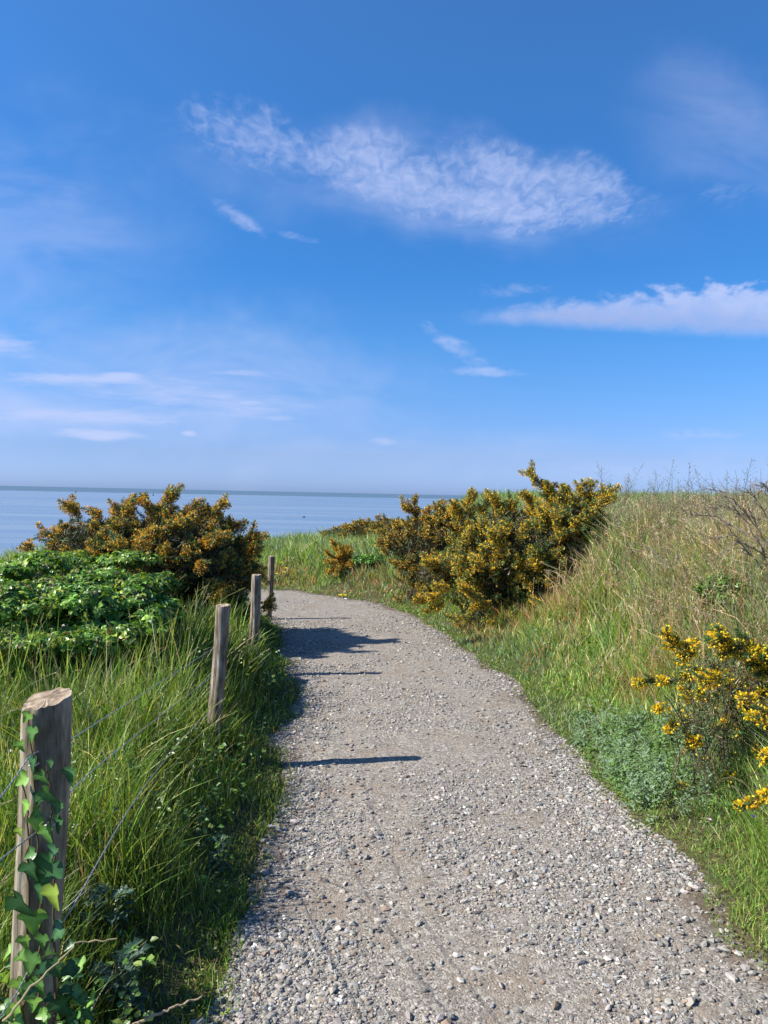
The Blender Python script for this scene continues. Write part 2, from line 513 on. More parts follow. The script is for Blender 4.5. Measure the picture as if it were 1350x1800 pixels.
def sea_mat():
    m, t = mat('sea_water')
    g = t.n('ShaderNodeNewGeometry').outputs['Position']
    sep = t.n('ShaderNodeSeparateXYZ'); t.put(sep.inputs[0], g)
    dist = sep.outputs[1]
    # wind lanes: long thin bands across the view, drawn out over the water
    st = t.comb(t.math('MULTIPLY', sep.outputs[0], 0.0035), t.math('MULTIPLY', t.math('LOGARITHM', t.math('MAXIMUM', dist, 20.0), 2.718), 9.0), 0.0)
    lane = t.noise(st, 1.0, 5, 0.6, 0.4)
    far = t.maprange(t.math('ADD', dist, t.math('MULTIPLY', sep.outputs[0], -0.35)), 1750, 1900)
    base = t.mix(t.maprange(lane, 0.35, 0.65), (0.115, 0.17, 0.235, 1), (0.18, 0.235, 0.30, 1))
    base = t.mix(far, base, (0.085, 0.14, 0.20, 1))
    pb = t.n('ShaderNodeBsdfPrincipled'); t.put(pb.inputs['Base Color'], base)
    t.put(pb.inputs['Roughness'], t.mix(far, t.maprange(lane, 0.3, 0.7, 0.22, 0.34), 0.6, 'FLOAT'))
    t.put(pb.inputs['Specular IOR Level'], t.mix(far, 0.45, 0.1, 'FLOAT'))
    pb.inputs['IOR'].default_value = 1.33
    w = t.noise(t.vmath('MULTIPLY', g, (0.25, 0.7, 1.0)), 1.0, 4, 0.6)
    b = t.n('ShaderNodeBump'); b.inputs['Strength'].default_value = 0.35; b.inputs['Distance'].default_value = 0.5
    t.put(b.inputs['Height'], w); t.put(pb.inputs['Normal'], b.outputs[0])
    finish(t, pb.outputs[0]); return m


def wood_mat(name='weathered_wood', tint=(1, 1, 1)):
    m, t = mat(name)
    tc = t.n('ShaderNodeTexCoord').outputs['Object']
    v = t.vmath('MULTIPLY', tc, (38.0, 38.0, 3.2))
    g1 = t.noise(v, 1.0, 5, 0.65, 0.6)
    g2 = t.noise(t.vmath('MULTIPLY', tc, (110.0, 110.0, 6.0)), 1.0, 3, 0.6, 0.3)
    bl = t.noise(t.vmath('MULTIPLY', tc, (26.0, 26.0, 9.0)), 1.0, 4, 0.6)
    c = t.ramp(g1, [(0.22, (0.05, 0.038, 0.027)), (0.40, (0.16, 0.125, 0.095)), (0.6, (0.28, 0.235, 0.185)), (0.85, (0.42, 0.37, 0.31))])
    lich = t.ramp(bl, [(0.36, (.60, .58, .55)), (0.5, (1, 1, 1)), (0.62, (1.3, 1.32, 1.28))])
    c = t.mix(1.0, c, lich, blend='MULTIPLY')
    c = t.mix(t.math('MULTIPLY', t.maprange(bl, 0.55, 0.7), 0.45), c, (0.40, 0.41, 0.38, 1))
    c = t.mix(t.maprange(g2, 0.33, 0.22), c, (0.03, 0.022, 0.018, 1))
    c = t.mix(1.0, c, (*tint, 1), blend='MULTIPLY')
    pb = t.n('ShaderNodeBsdfPrincipled'); t.put(pb.inputs['Base Color'], c)
    pb.inputs['Roughness'].default_value = 0.85; pb.inputs['Specular IOR Level'].default_value = 0.2
    b = t.n('ShaderNodeBump'); b.inputs['Strength'].default_value = 0.8; b.inputs['Distance'].default_value = 0.004
    t.put(b.inputs['Height'], t.math('ADD', g1, t.math('MULTIPLY', g2, 0.7))); t.put(pb.inputs['Normal'], b.outputs[0])
    finish(t, pb.outputs[0]); return m


def plain(name, col, rough=0.6, metal=0.0):
    m, t = mat(name)
    g = t.n('ShaderNodeNewGeometry').outputs['Position']
    c = t.mix(t.noise(g, 60, 3), (*[x * .75 for x in col], 1), (*[min(1, x * 1.2) for x in col], 1))
    pb = t.n('ShaderNodeBsdfPrincipled'); t.put(pb.inputs['Base Color'], c)
    pb.inputs['Roughness'].default_value = rough; pb.inputs['Metallic'].default_value = metal
    finish(t, pb.outputs[0]); return m


M_STONE, M_PATH, M_GROUND, M_SEA, M_WOOD = stone_mat(), path_mat(), ground_mat(), sea_mat(), wood_mat()
M_OLD = wood_mat('lichened_wood', (0.98, 0.99, 0.92))
M_END = wood_mat('end_grain', (1.35, 1.27, 1.15))
M_WIRE = plain('galvanised_wire', (0.42, 0.44, 0.46), 0.45, 0.7)
M_BUOY = plain('dark_buoy_paint', (0.03, 0.035, 0.04), 0.5)

# ------------------------------------------------------------------ the lie of the land
CTRL = np.array([(0.70, -8), (0.62, -4), (0.55, -1), (0.48, 1.5), (0.44, 3.0), (0.33, 4.5), (0.17, 6.5), (-0.07, 8.0), (-0.33, 9.3),
                 (-0.78, 10.4), (-1.45, 11.25), (-2.35, 11.85), (-3.6, 12.25), (-6, 12.9), (-10, 14.2), (-16, 16)], float)


def spline(ctrl, n):
    out = []
    c = np.vstack([2 * ctrl[0] - ctrl[1], ctrl, 2 * ctrl[-1] - ctrl[-2]])
    for i in range(1, len(c) - 2):
        t = np.linspace(0, 1, n, endpoint=False)[:, None]
        p0, p1, p2, p3 = c[i - 1], c[i], c[i + 1], c[i + 2]
        out.append(.5 * ((2 * p1) + (-p0 + p2) * t + (2 * p0 - 5 * p1 + 4 * p2 - p3) * t * t + (-p0 + 3 * p1 - 3 * p2 + p3) * t ** 3))
    out.append(ctrl[-1:]); return np.vstack(out)


LINE = spline(CTRL, 24)
TAN = nrm(np.gradient(LINE, axis=0)); NRM = np.stack([TAN[:, 1], -TAN[:, 0]], 1)   # to the right of travel
ARC = np.concatenate([[0], np.cumsum(np.linalg.norm(np.diff(LINE, axis=0), axis=1))])

_gx = np.arange(-18, 16.01, 0.12); _gy = np.arange(-8, 30.01, 0.12)
_GX, _GY = np.meshgrid(_gx, _gy, indexing='ij')


def _sd(x, y):
    x = x.ravel(); y = y.ravel(); o = np.empty(len(x)); o2 = np.empty(len(x))
    for i in range(0, len(x), 8000):
        dx = x[i:i + 8000, None] - LINE[None, :, 0]; dy = y[i:i + 8000, None] - LINE[None, :, 1]
        d2 = dx * dx + dy * dy; k = d2.argmin(1); r = np.arange(len(k))
        s = dx[r, k] * NRM[k, 0] + dy[r, k] * NRM[k, 1]
        o[i:i + 8000] = np.sqrt(d2[r, k]) * np.sign(s); o2[i:i + 8000] = ARC[k]
    return o, o2


_SDG = _sd(_GX, _GY)[0].reshape(_GX.shape)


def sd(x, y):
    fx = np.clip((np.asarray(x, float) - _gx[0]) / 0.12, 0, len(_gx) - 1.001); fy = np.clip((np.asarray(y, float) - _gy[0]) / 0.12, 0, len(_gy) - 1.001)
    i = fx.astype(int); j = fy.astype(int); a = fx - i; b = fy - j
    return (_SDG[i, j] * (1 - a) + _SDG[i + 1, j] * a) * (1 - b) + (_SDG[i, j + 1] * (1 - a) + _SDG[i + 1, j + 1] * a) * b


HW = 0.92


def edge_w(x, y):
    return HW + 0.16 * (fbm(x, y, 0.55, 3.1, 3) - 0.5) * 2


def H(x, y):
    x = np.asarray(x, float); y = np.asarray(y, float)
    s = sd(x, y); w = edge_w(x, y)
    dr = s - w; dl = -s - w
    A = 0.15 + 0.96 * smooth01((x + 4) / 6.5)
    A = A * (1 - .42 * smooth01((y - 10) / 5) * smooth01((3 - x) / 2.5) * smooth01((x + 3) / 2))
    right = A * smooth01((dr - 0.12) / 2.0) + 0.03 * smooth01(dr / .2) + 0.25 * smooth01((dr - 1.8) / 6) * smooth01((x - 1) / 2)
    left = 0.24 * smooth01(dl / 0.75) + 0.12 * smooth01((dl - .7) / 1.6)
    bump = 0.10 * (fbm(x, y, 1.3, 8.0) - 0.5) * 2 * smooth01(np.maximum(dr, dl) / .6)
    h = np.where(s > 0, right, left) + bump
    c = y - 0.8 * x
    h = h - 10.0 * smooth01((c - 20) / 26)
    h = h - 4.0 * smooth01((np.abs(x) - 60) / 60)
    inside = -np.maximum(dr, dl)
    return h - 0.05 * smooth01((inside + 0.02) / 0.12)


def grid_axis(lo, hi, fine_lo, fine_hi, step, grow=1.12):
    a = list(np.arange(fine_lo, fine_hi + 1e-6, step))
    s = step
    while a[-1] < hi: s *= grow; a.append(a[-1] + s)
    s = step
    while a[0] > lo: s *= grow; a.insert(0, a[0] - s)
    return np.array(a)


def grid_mesh(X, Y, Z, extra=None):
    n, m = X.shape
    v = np.stack([X, Y, Z], -1).reshape(-1, 3)
    idx = np.arange(n * m).reshape(n, m)
    q = np.stack([idx[:-1, :-1], idx[1:, :-1], idx[1:, 1:], idx[:-1, 1:]], -1).reshape(-1, 4)
    return v, q


gx = grid_axis(-160, 160, -6, 6, 0.07); gy = grid_axis(-40, 170, -0.5, 14, 0.07)
GX, GY = np.meshgrid(gx, gy, indexing='ij')
v, q = grid_mesh(GX, GY, H(GX, GY))
o = link_mesh('ground', v, q.ravel(), np.arange(len(q)) * 4, np.full(len(q), 4), M_GROUND, smooth=True)
tag(o, 'sandy coastal ground under the grass on both sides of the path', 'ground', kind='structure')

# path sheet
na = 61
acr = np.linspace(-1.2, 1.2, na)
ii = np.linspace(0, len(LINE) - 1, 900)
lx = np.interp(ii, np.arange(len(LINE)), LINE[:, 0]); ly = np.interp(ii, np.arange(len(LINE)), LINE[:, 1])
nx = np.interp(ii, np.arange(len(LINE)), NRM[:, 0]); ny = np.interp(ii, np.arange(len(LINE)), NRM[:, 1])
PX = lx[:, None] + nx[:, None] * acr; PY = ly[:, None] + ny[:, None] * acr
WV = edge_w(PX, PY)


def path_z(x, y):
    s = sd(x, y)
    return 0.018 * (fbm(x, y, 0.8, 2.0, 4) - 0.5) * 2 + 0.012 * (1 - (s / 0.9) ** 2) + 0.006 * (fbm(x, y, 0.12, 6.0, 2) - .5) * 2


over = np.abs(acr)[None, :] - WV
PZ = path_z(PX, PY) - 0.10 * smooth01((over - 0.06) / 0.2)
v, q = grid_mesh(PX, PY, PZ)
o = link_mesh('path', v, q.ravel(), np.arange(len(q)) * 4, np.full(len(q), 4), M_PATH, smooth=True,
              extra={'edge': (np.abs(acr)[None, :] / WV).ravel()})
tag(o, 'pale gravel footpath that bends away to the left', 'path', kind='structure')

# sea
sx = np.array([-120000, -20000, -3000, 0, 3000, 20000, 120000.0]); sy = np.array([-3000, 30, 200, 1000, 5000, 30000, 150000.0])
SX, SY = np.meshgrid(sx, sy, indexing='ij')
v, q = grid_mesh(SX, SY, np.full(SX.shape, -8.0))
o = link_mesh('sea', v, q.ravel(), np.arange(len(q)) * 4, np.full(len(q), 4), M_SEA)
tag(o, 'calm blue sea reaching to the horizon', 'sea', kind='structure')

# ------------------------------------------------------------------ gravel stones
_ph = (1 + 5 ** .5) / 2
ICO_V = nrm(np.array([(-1, _ph, 0), (1, _ph, 0), (-1, -_ph, 0), (1, -_ph, 0), (0, -1, _ph), (0, 1, _ph), (0, -1, -_ph), (0, 1, -_ph),
                      (_ph, 0, -1), (_ph, 0, 1), (-_ph, 0, -1), (-_ph, 0, 1)], float))
ICO_F = np.array([(0, 11, 5), (0, 5, 1), (0, 1, 7), (0, 7, 10), (0, 10, 11), (1, 5, 9), (5, 11, 4), (11, 10, 2), (10, 7, 6), (7, 1, 8),
                  (3, 9, 4), (3, 4, 2), (3, 2, 6), (3, 6, 8), (3, 8, 9), (4, 9, 5), (2, 4, 11), (6, 2, 10), (8, 6, 7), (9, 8, 1)])


def stones(S, c, size, col):
    n = len(c)
    sc = size[:, None] * np.stack([0.75 + rng.random(n) * .6, 0.5 + rng.random(n) * .4, 0.32 + rng.random(n) * .3], 1)
    V = ICO_V[None] * (1 + rng.normal(size=(n, 12, 1)) * 0.17) * sc[:, None]
    a = rng.random(n) * 6.283; tilt = rng.normal(size=n) * .3
    V = np.stack([V[..., 0], V[..., 1] * np.cos(tilt)[:, None] - V[..., 2] * np.sin(tilt)[:, None], V[..., 1] * np.sin(tilt)[:, None] + V[..., 2] * np.cos(tilt)[:, None]], -1)
    V = np.stack([V[..., 0] * np.cos(a)[:, None] - V[..., 1] * np.sin(a)[:, None], V[..., 0] * np.sin(a)[:, None] + V[..., 1] * np.cos(a)[:, None], V[..., 2]], -1)
    V = V + c[:, None]
    S.add(V.reshape(-1, 3), np.repeat(col[:, None], 12, 1).reshape(-1, 3), (np.arange(n)[:, None, None] * 12 + ICO_F[None]).reshape(-1, 3))


def sample_y(n, y0, y1, dens, wid):
    ys = np.linspace(y0, y1, 800); p = dens(ys) * wid(ys); c = np.cumsum(p); c /= c[-1]
    return np.interp(rng.random(n), c, ys)


N = 230000
y = sample_y(N, 1.4, 13.5, lambda y: 1 / (0.5 + (y / 3.2) ** 2.0), lambda y: 1 + 0 * y)
cx = np.interp(y, LINE[:, 1], LINE[:, 0])
x = cx + (rng.random(N) * 2 - 1) * np.where(y > 9.5, 2.6, 1.25)
s = sd(x, y); w = edge_w(x, y)
clump = fbm(x, y, 0.5, 12.0, 4)
edgeb = smooth01((np.abs(s) / w - 0.45) / 0.5)
lane = np.exp(-((np.abs(s) - .42) / .2) ** 2)
prob = np.clip(0.10 + 2.3 * (clump - 0.46) * 2 + 0.55 * edgeb - .3 * lane, 0.05, 1)
keep = (np.abs(s) < w + 0.03) & (rng.random(N) < prob)
x, y, s, clump, edgeb = x[keep], y[keep], s[keep], clump[keep], edgeb[keep]
n = len(x)
size = 0.0020 + 0.0030 * rng.random(n) + 0.011 * rng.random(n) ** 9 + 0.0035 * edgeb * rng.random(n) ** 2
size *= 1 + np.clip(y - 5, 0, 10) * 0.05
col = jit(pick([(0.38, 0.36, 0.335), (0.28, 0.27, 0.26), (0.50, 0.475, 0.44), (0.74, 0.72, 0.69), (0.38, 0.31, 0.25), (0.16, 0.158, 0.158), (.36, .37, .385)], [5, 3, 3.6, 1.3, 1.0, 1.6, 3.2], n), n, .16, .02)
Sg = Soup()
stones(Sg, np.stack([x, y, path_z(x, y) + size * .2], 1), size, col)
# coarser pebbles thrown to the edges
n = 2600
y = sample_y(n, 1.6, 10, lambda y: 1 / (0.5 + (y / 3) ** 2), lambda y: 1 + 0 * y)
cx = np.interp(y, LINE[:, 1], LINE[:, 0]); x = cx + np.where(rng.random(n) < .5, -1, 1) * (0.95 - np.abs(rng.normal(size=n)) * .42)
size = 0.008 + 0.012 * rng.random(n) ** 2.5
stones(Sg, np.stack([x, y, path_z(x, y) + size * .25], 1), size, jit(pick([(0.36, 0.35, 0.33), (0.48, 0.455, 0.43), (0.24, 0.235, 0.23), (.36, .28, .22), (.62, .58, .54)], [4, 3, 3, 1.4, .6], n), n, .12, .02))
tag(Sg.build('gravel', M_STONE), 'loose grey stones and grit strewn over the footpath', 'gravel', kind='stuff')

# ------------------------------------------------------------------ grass
WEDGE = lambda y: 0.60 * y + 1.3


def scatter(n, y0, y1, dens):
    y = sample_y(n, y0, y1, dens, WEDGE)
    x = (rng.random(n) * 2 - 1) * WEDGE(y)
    return x, y


# clear zones where shrubs stand: grass grows shorter there
G = dict(deep=(0.09, 0.16, 0.03), green=(0.19, 0.31, 0.055), lime=(0.38, 0.45, 0.10), blue=(0.25, 0.34, 0.20), straw=(0.68, 0.58, 0.37), tan=(0.56, 0.44, 0.28), olive=(0.37, 0.36, 0.15), red=(0.50, 0.25, 0.14), mead=(0.20, 0.37, 0.07))


def lerp(a, b, t):
    return a + (b - a) * t


# left bank: long fresh grass leaning to the path
def left_grass():
    N = 300000
    x, y = scatter(N, 0.5, 11.5, lambda y: 1 / (0.35 + (y / 3.0) ** 1.6))
    s = sd(x, y); dl = -s - edge_w(x, y)
    k = (dl > 0.02) & (x < 1)
    x, y, dl = x[k], y[k], dl[k]; n = len(x)
    z = H(x, y)
    dist = np.hypot(x, y)
    tall = smooth01((dl - 0.12) / 0.5)
    h = lerp(0.05, 0.29, tall) * (0.3 + 0.9 * rng.random(n)) * (0.25 + 1.6 * fbm(x, y, .3, 20, 3))
    a = (fbm(x, y, .22, 44, 2) - .5) * 12 + rng.normal(size=n) * 2.2
    lean = np.stack([np.cos(a), np.sin(a), np.zeros(n)], 1) * (0.25 + 0.95 * rng.random(n))[:, None]
    curve = 0.05 + 0.75 * rng.random(n) ** 1.8
    wid = (0.0028 + 0.005 * rng.random(n) ** 1.5) * np.maximum(1, dist / 3.3) ** 0.85
    pa = fbm(x, y, 0.9, 33, 3)
    base = pick([G['green'], G['mead'], G['lime'], G['deep'], G['blue'], G['straw']], [4.6, 3.6, 2.4, 2.6, .8, .9], n)
    base = base * lerp(0.72, 1.12, smooth01((pa - .3) / .4))[:, None]
    c = jit(base, n, .3, .08)
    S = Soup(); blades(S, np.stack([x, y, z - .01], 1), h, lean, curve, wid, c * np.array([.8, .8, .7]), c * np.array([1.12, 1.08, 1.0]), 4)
    # seed stalks
    n = 420
    x, y = scatter(n * 5, 1.0, 7, lambda y: 1 / (0.35 + (y / 3.0) ** 1.6)); dl = -sd(x, y) - edge_w(x, y)
    k = (dl > 0.35) & (x < 0); x, y = x[k], y[k]; n = len(x)
    root = np.stack([x, y, H(x, y)], 1); h = 0.34 + 0.24 * rng.random(n)
    a = rng.random(n) * 6.283; ln = np.stack([np.cos(a), np.sin(a), 0 * a], 1)
    tip = root + ln * (h * .7 * rng.random(n))[:, None] + np.array([0, 0, 1]) * h[:, None]
    mid = root + np.array([0, 0, 1.0]) * (h * .75)[:, None]
    w = 0.0007 * np.maximum(1, y / 2.5)
    tubes(S, bez(root, mid, tip, 6), np.repeat(w[:, None], 6, 1), jit((0.24, 0.27, 0.10), n, .15), 3)
    d = nrm(tip - mid)
    for kx in range(14):
        petals(S, tip - d * (kx * .0042), d + rand_unit(n) * .45, np.full(n, .011), np.full(n, .0035) * np.maximum(1, y / 3.5), jit((0.34, 0.31, 0.17), n, .2))
    tag(S.build('grass', M_GRASS), 'long fresh green grass around the posts left of the path', 'grass', kind='stuff')


left_grass()


# right bank grass
def right_grass():
    S = Soup()
    N = 640000
    x, y = scatter(N, 1.9, 24, lambda y: 1 / (0.35 + (y / 3.6) ** 1.6))
    s = sd(x, y); dr = s - edge_w(x, y)
    k = (dr > 0.03)
    x, y, dr = x[k], y[k], dr[k]; n = len(x)
    z = H(x, y); dist = np.hypot(x, y)
    pn = fbm(x, y, 0.6, 41, 3)
    verge = smooth01((dr - 0.15) / 0.55)
    farf = smooth01((y - 9.5) / 3)
    h = lerp(0.05, 0.19, verge) * (0.3 + 0.9 * rng.random(n)) * (0.2 + 1.7 * fbm(x, y, .3, 43, 3)) * lerp(1, .9, farf) * (1 + .75 * smooth01((dr - .8) / .6))
    a = rng.random(n) * 6.283
    lean = np.stack([np.cos(a), np.sin(a), np.zeros(n)], 1) * (0.25 + 0.95 * rng.random(n))[:, None]
    lean[:, 0] -= 0.15
    curve = 0.1 + 0.7 * rng.random(n) ** 1.4
    wid = (0.0024 + 0.0034 * rng.random(n)) * np.maximum(1, dist / 3.3) ** 0.85
    up = np.maximum(smooth01((dr - 0.6) / 1.1), .16) * (1 - .75 * farf)
    up = np.clip(up + (fbm(x, y, 0.8, 55, 3) - .5) * 1.3 * up, 0, 1)
    green = pick([G['green'], G['mead'], G['lime'], G['deep'], G['olive']], [3, 4.5, 3, .8, 1], n)
    dry = pick([G['straw'], G['tan'], G['olive'], G['green'], G['blue'], (0.5, .42, .27)], [2.0, 1.3, 2.4, 3.6, 1.8, .7], n)
    c = np.where((rng.random(n) < up)[:, None], dry, green)
    # glaucous tussocks in drifts
    bl = smooth01((fbm(x, y, 1.1, 71, 3) - 0.56) / 0.1)
    bl = np.maximum(bl, farf * .4)
    bl = np.maximum(bl, smooth01((dr - 2.2) / .8) * .75)
    c = np.where((rng.random(n) < bl * .65)[:, None], pick([G['blue'], (.16, .23, .11), (.13, .20, .08)], [2, 1, 1.5], n), c)
    nearf = (1 - smooth01((y - 3.2) / 1.2))
    c = np.where((rng.random(n) < nearf * .6 * (1 - smooth01((dr - .9) / .5)))[:, None], pick([G['mead'], G['green'], G['lime']], [3, 3, 2], n), c)
    h = h * (1 + .55 * nearf * smooth01((dr - .12) / .25))
    th = smooth01((fbm(x, y, .42, 77, 3) - .55) / .06) * smooth01((dr - .35) / .3) * (1 - farf)
    c = np.where((rng.random(n) < th * .35)[:, None], pick([G['straw'], G['tan']], [1, 1], n), c)
    # sorrel-red drift near the foot
    rd = smooth01((fbm(x, y, 0.7, 85, 3) - 0.5) / 0.12) * smooth01((dr - .08) / .15) * (1 - smooth01((dr - .8) / .5))
    c = np.where((rng.random(n) < rd * .3)[:, None], np.array(G['red']), c)
    c = jit(c, n, .28, .07)
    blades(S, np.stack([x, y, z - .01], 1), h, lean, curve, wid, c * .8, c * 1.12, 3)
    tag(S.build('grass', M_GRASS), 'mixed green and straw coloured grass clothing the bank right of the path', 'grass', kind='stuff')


right_grass()


def dry_stalks():
    S = Soup()
    n = 36000
    x, y = scatter(n, 2.6, 12, lambda y: 1 / (0.6 + (y / 5) ** 1.3))
    dr = sd(x, y) - edge_w(x, y)
    m = smooth01((dr - 0.6) / 0.7) * (fbm(x, y, .5, 101, 3) > .47) + ((x > 2.0) & (y < 6.5)) * .6
    k = (rng.random(n) < m) & (x > 0.8); x, y = x[k], y[k]; n = len(x)
    root = np.stack([x, y, H(x, y)], 1); h = 0.22 + 0.28 * rng.random(n)
    a = rng.random(n) * 6.283; ln = np.stack([np.cos(a), np.sin(a), 0 * a], 1)
    bend = rng.random(n) ** 2
    tip = root + ln * (h * .9 * bend)[:, None] + np.array([0, 0, 1]) * (h * (1 - .3 * bend))[:, None]
    mid = root + np.array([0, 0, 1.0]) * (h * .7)[:, None]
    w = 0.0009 * np.maximum(1, y / 2.2)
    c = jit(pick([(.64, .54, .36), (.52, .40, .28), (.42, .30, .20)], [2, 2, 1], n), n, .15)
    tubes(S, bez(root, mid, tip, 4), np.stack([w, w, w * .9, w * .7], 1), c, 3)
    d = nrm(tip - mid)
    for kx in range(9):
        petals(S, tip - d * (kx * .007), d + rand_unit(n) * .55, np.full(n, .014), .0035 * np.maximum(1, y / 3), jit(c * .95, n, .15))
    tag(S.build('dry_grass', M_GRASS), 'dead straw coloured seed stalks standing on the upper right bank', 'dry grass', kind='stuff')


dry_stalks()


def far_grass():
    S = Soup(); N = 140000
    x, y = scatter(N, 9.5, 34, lambda y: 1 / (0.5 + (y / 8) ** 1.2))
    s = sd(x, y); w = edge_w(x, y)
    k = ((-s - w) > 0.03) & (y > 10.5); x, y = x[k], y[k]; n = len(x)
    h = 0.10 + 0.18 * rng.random(n) * (0.5 + fbm(x, y, 1.5, 5, 3))
    a = rng.random(n) * 6.283; lean = np.stack([np.cos(a), np.sin(a), 0 * a], 1) * .5
    c = jit(pick([G['green'], G['lime'], G['blue'], G['olive'], G['straw']], [3, 2, 3, 1, .7], n), n, .18)
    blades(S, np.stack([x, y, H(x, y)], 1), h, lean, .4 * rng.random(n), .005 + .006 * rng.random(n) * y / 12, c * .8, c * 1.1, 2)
    tag(S.build('meadow_grass', M_GRASS), 'grass on the far slope beyond the bend of the path', 'grass', kind='stuff')


far_grass()


def verge_turf():
    """low creeping leaves and moss knitting both edges of the path"""
    S = Soup(); N = 160000
    x, y = scatter(N, 1.5, 13, lambda y: 1 / (0.4 + (y / 3) ** 2))
    s = sd(x, y); w = edge_w(x, y); d = np.abs(s) - w
    lim = 0.05 + 0.22 * (fbm(x, y, .35, 61, 3))
    k = (d > -0.05 + .12 * (fbm(x, y, .14, 64, 2) - .4)) & (d < lim)
    x, y = x[k], y[k]; n = len(x)
    z = np.where(d[k] < 0.02, path_z(x, y), H(x, y)) + rng.random(n) * .025
    a = rng.random(n) * 6.283; dr = np.stack([np.cos(a), np.sin(a), rng.random(n) * .9], 1)
    nv = nrm(np.stack([rng.normal(size=n) * .5, rng.normal(size=n) * .5, np.ones(n)], 1))
    sz = (0.006 + .010 * rng.random(n)) * np.maximum(1, y / 4)
    c = jit(pick([(.19, .27, .05), (.30, .34, .08), (.13, .20, .045), (.38, .32, .15), (.34, .18, .09)], [4, 2.5, 2, .8, .35], n), n, .2)
    leaves(S, np.stack([x, y, z], 1), dr, nv, sz, .55, c)
    # tuft blades poking into the gravel
    n2 = n // 4; i = rng.choice(n, n2)
    r = np.stack([x[i], y[i], z[i] - .01], 1) + rng.normal(size=(n2, 3)) * [.02, .02, 0]
    a = rng.random(n2) * 6.283; ln = np.stack([np.cos(a), np.sin(a), 0 * a], 1) * .8
    cc = jit(pick([G['mead'], G['lime'], G['straw']], [3, 2, .5], n2), n2)
    blades(S, r, .03 + .05 * rng.random(n2), ln, .3 + .5 * rng.random(n2), .0025 * np.maximum(1, y[i] / 4), cc * .8, cc, 2)
    tag(S.build('verge_turf', M_GRASS), 'low moss, clover leaves and tufts creeping over the path edges', 'turf', kind='stuff')


verge_turf()


def crest_stalks():
    S = Soup(); n = 620
    x = 1.9 + rng.random(n) * 3.6; y = 5.0 + rng.random(n) * 5.5
    k = (x / y > .28) & (x / y < .66); x, y = x[k], y[k]; n = len(x)
    root = np.stack([x, y, H(x, y)], 1)
    cl = fbm(x, y, .6, 131, 2)
    h = .34 + .5 * rng.random(n) ** 1.5 * cl * 1.6
    lean = np.stack([rng.normal(size=n) * .12, rng.normal(size=n) * .1, 0 * x], 1)
    tip = root + (lean + np.array([0, 0, 1.0])) * h[:, None]; mid = root + np.array([0, 0, .55]) * h[:, None]
    c = jit((.24, .25, .14), n, .2)
    pts = bez(root, mid, tip, 6)
    tubes(S, pts, np.linspace(.0022, .0012, 6)[None] * np.ones((n, 1)), c, 3)
    for kx in range(16):
        t = .62 + .38 * kx / 15
        p = root * (1 - t) ** 2 + mid * 2 * t * (1 - t) + tip * t * t
        a = rng.random(n) * 6.283; o = np.stack([np.cos(a), np.sin(a), .8 * np.ones(n)], 1) * ((1.05 - t) * .28 * (.4 + rng.random(n)))[:, None]
        q = p + o
        tubes(S, np.stack([p, q], 1), np.full((n, 2), .0008), c, 3)
        petals(S, q, np.array([0, 0, -1.0]) + rand_unit(n) * .6, np.full(n, .018), np.full(n, .007), jit((.30, .27, .17), n, .2))
    tag(S.build('seed_grass', M_GRASS), 'tall airy seed heads of grass rising over the crest of the right bank', 'grass', kind='stuff')


crest_stalks()


# ------------------------------------------------------------------ gorse
def on_ground(px, py, lift=0.0):
    d = P(px, py, 1.0) - [0, 0, EYE]; t = np.linspace(.8, 25, 4000); p = np.array([0, 0, EYE]) + t[:, None] * d
    k = np.argmax(p[:, 2] < H(p[:, 0], p[:, 1]) + lift); return p[k]


def ell_m(px, py, depth, hw, hh, ry):
    c = P(px, py, depth); return c, np.array([hw / F * depth, ry, hh / F * depth])


